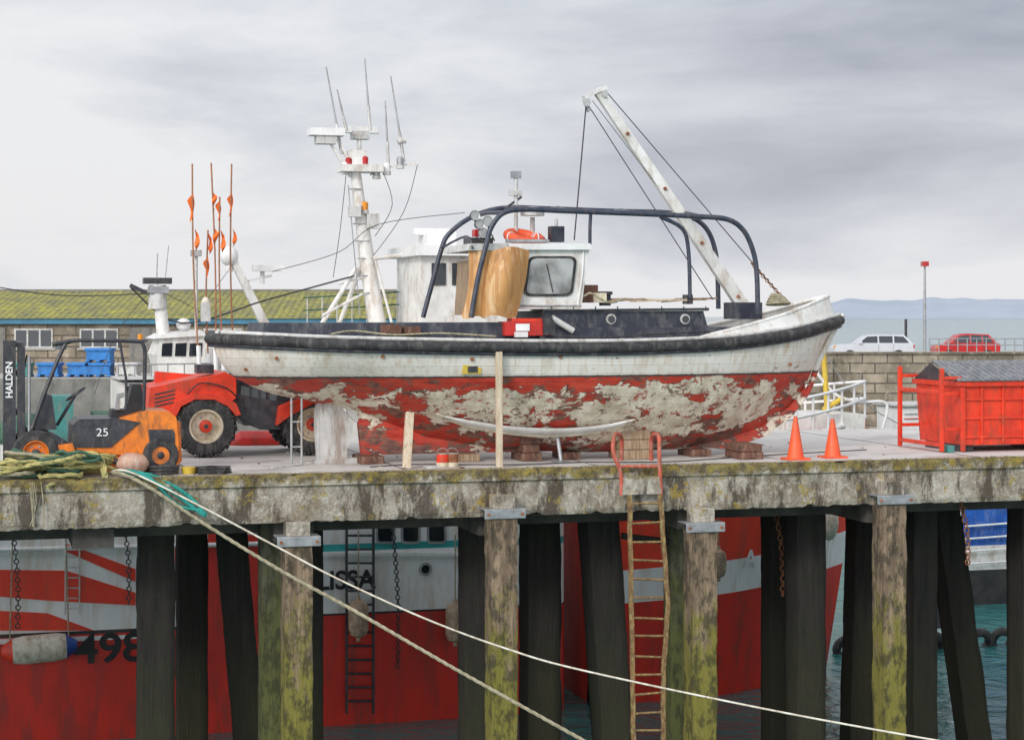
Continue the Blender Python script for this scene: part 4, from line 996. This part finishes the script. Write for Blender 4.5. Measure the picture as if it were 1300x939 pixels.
b=B('net_float',PIER,True);b.ell((U(168,.5),.5,.17),(.25,.17,.17),'buoy_pink',18,.08,2);b.cyl((U(150,.5),.5,.2),(U(145,.5),.5,.22),.05,'black_steel');b.done()
b=B('mooring_rope',PIER,True)
b.rope(cr([P(140,600,.3),P(160,603,-.02),P(200,625,-.25),P(260,665,-.5),P(360,726,-.9),P(450,775,-1.3),P(582,851,-1.9),P(760,950,-2.7)],7),.027,'rope_tan')
b.done()
b=B('mooring_rope',PIER,True)
b.tube(cr([P(142,598,.3),P(168,600,-.04),P(250,640,-.3),P(350,693,-.6),P(430,735,-.9),P(540,785,-1.3),P(640,822,-1.7),P(742,851,-2.1),P(1000,905,-3.2),P(1250,950,-4.2)],7),.015,'buoy_white',8)
b.done()
b=B('mooring_rope',PIER,True)
b.rope(cr([P(150,598,.3),P(176,603,-.03),P(215,622,-.15),P(240,640,-.2),P(262,655,-.4),P(240,630,-.1),P(200,606,0.02),P(160,597,.3)],7),.03,'rope_teal')
b.tube(cr([P(165,600,.2),P(190,606,-.06),P(225,640,-.15),P(258,648,-.35)],7),.022,'rope_teal',8);b.done()
b=B('hose_coil',PIER,True)
for k in range(3):b.torus((U(208,.5),.5,.03+.045*k),(0,.02*k,1),.2+.01*k,.022,'black_rubber',20,6)
b.done()
for k,px in enumerate((262,276)):
    b=B('rubber_mat_stack',PIER,True,.006)
    for i in range(3):b.box((U(px,.45),.45,.02+.036*i),(.3,.34,.03),'black_rubber',Matrix.Rotation(.1*i+k,3,'Z'))
    b.done()
b=B('yellow_bucket',PIER,True);b.lathe((U(240,.5),.5,.003),(0,0,1),[(0,0),(.1,0),(.12,.1),(.0,.09)],'plastic_yellow',16);b.done()
b=B('hanging_twine',PIER,True)
for k in range(7):
    px=random.uniform(-5,60);b.tube(cr([P(px,612,-.03),P(px+3,640,-.06),P(px-5+random.random()*12,668,-.06)],4),.008,'rope_tan',5)
b.done()
wm('weed',(.14,.13,.04),(.24,.19,.07),6,.9)
b=B('weed_tufts',PIER,False)
for k in range(80):
    u=random.uniform(-7.5,10);v=random.uniform(-.03,.12)
    for i in range(12):
        a=random.random()*6.28;l=random.uniform(.015,.055);d=Vector((math.cos(a)*.7,math.sin(a)*.5-.2,.8))*l;w=Vector((.006,0,0));p=Vector((u+random.gauss(0,.08),v,.0))
        b.add([p-w,p+w,p+d],[(0,1,2)],'weed')
b.done()

# ================================================================= SKY, SUN, CAMERA
sd=Vector((-.45,-.8,.5)).normalized();el=math.asin(sd.z);az=math.atan2(sd.x,sd.y)
w=bpy.data.worlds.new('World');bpy.context.scene.world=w;w.use_nodes=True;t=w.node_tree;t.nodes.clear()
class NW(N):
    def __init__(o):o.t=t;o.tc=t.nodes.new('ShaderNodeTexCoord').outputs['Generated']
k=NW()
sky=t.nodes.new('ShaderNodeTexSky');sky.sky_type='NISHITA';sky.sun_disc=False;sky.sun_elevation=el;sky.sun_rotation=az%(2*math.pi);sky.dust_density=4;sky.air_density=1.2
z=k.sep()[2]
n1=k.noise(k.map((1.5,1.5,5.0),(1.3,.2,.55)),2.5,8,.56,.3)
n2=k.noise(k.map((1.,1.,3.0),(6.3,2,.3)),2.1,3,.45,.2)
elev=k.ramp(z,[(0.,.86),(.03,.8),(.07,.69),(.105,.57),(.13,.53),(.165,.56),(.25,.6),(1.,.65)])
cl=k.math('ADD',elev,k.math('ADD',k.math('MULTIPLY',k.math('SUBTRACT',n1,.5),1.9),k.math('MULTIPLY',k.math('SUBTRACT',n2,.5),1.6)))
cc=k.ramp(cl,[(.12,(.41,.43,.5)),(.4,(.56,.58,.65)),(.66,(.73,.75,.8)),(.9,(.9,.9,.92))])
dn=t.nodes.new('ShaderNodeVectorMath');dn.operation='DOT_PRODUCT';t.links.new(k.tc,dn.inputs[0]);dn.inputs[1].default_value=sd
glow=k.math('POWER',k.math('MAXIMUM',dn.outputs['Value'],0.),2.)  # added sky glow around the sun, brightens hulls under the pier
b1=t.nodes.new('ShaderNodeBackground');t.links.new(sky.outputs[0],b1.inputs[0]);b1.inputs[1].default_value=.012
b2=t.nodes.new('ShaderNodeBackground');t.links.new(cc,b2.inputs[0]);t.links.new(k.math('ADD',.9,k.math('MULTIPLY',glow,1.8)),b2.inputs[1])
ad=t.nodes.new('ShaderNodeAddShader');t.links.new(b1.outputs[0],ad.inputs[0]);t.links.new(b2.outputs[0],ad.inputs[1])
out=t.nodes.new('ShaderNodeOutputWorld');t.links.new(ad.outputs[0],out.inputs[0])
sl=bpy.data.lights.new('sun','SUN');sl.energy=1.5;sl.angle=math.radians(12);sl.color=(1,.96,.9)
so=bpy.data.objects.new('sun',sl);bpy.context.collection.objects.link(so);so.rotation_euler=sd.to_track_quat('Z','Y').to_euler()
cam=bpy.data.cameras.new('camera');co=bpy.data.objects.new('camera',cam);bpy.context.collection.objects.link(co)
co.location=(0,0,H);co.rotation_euler=(math.pi/2,0,0);cam.sensor_width=36;cam.lens=36*F/1300;cam.shift_y=-(469.5-HY)/1300;cam.clip_end=20000
bpy.context.scene.camera=co
sc=bpy.context.scene;sc.view_settings.view_transform='Standard';sc.view_settings.look='None';sc.view_settings.exposure=0
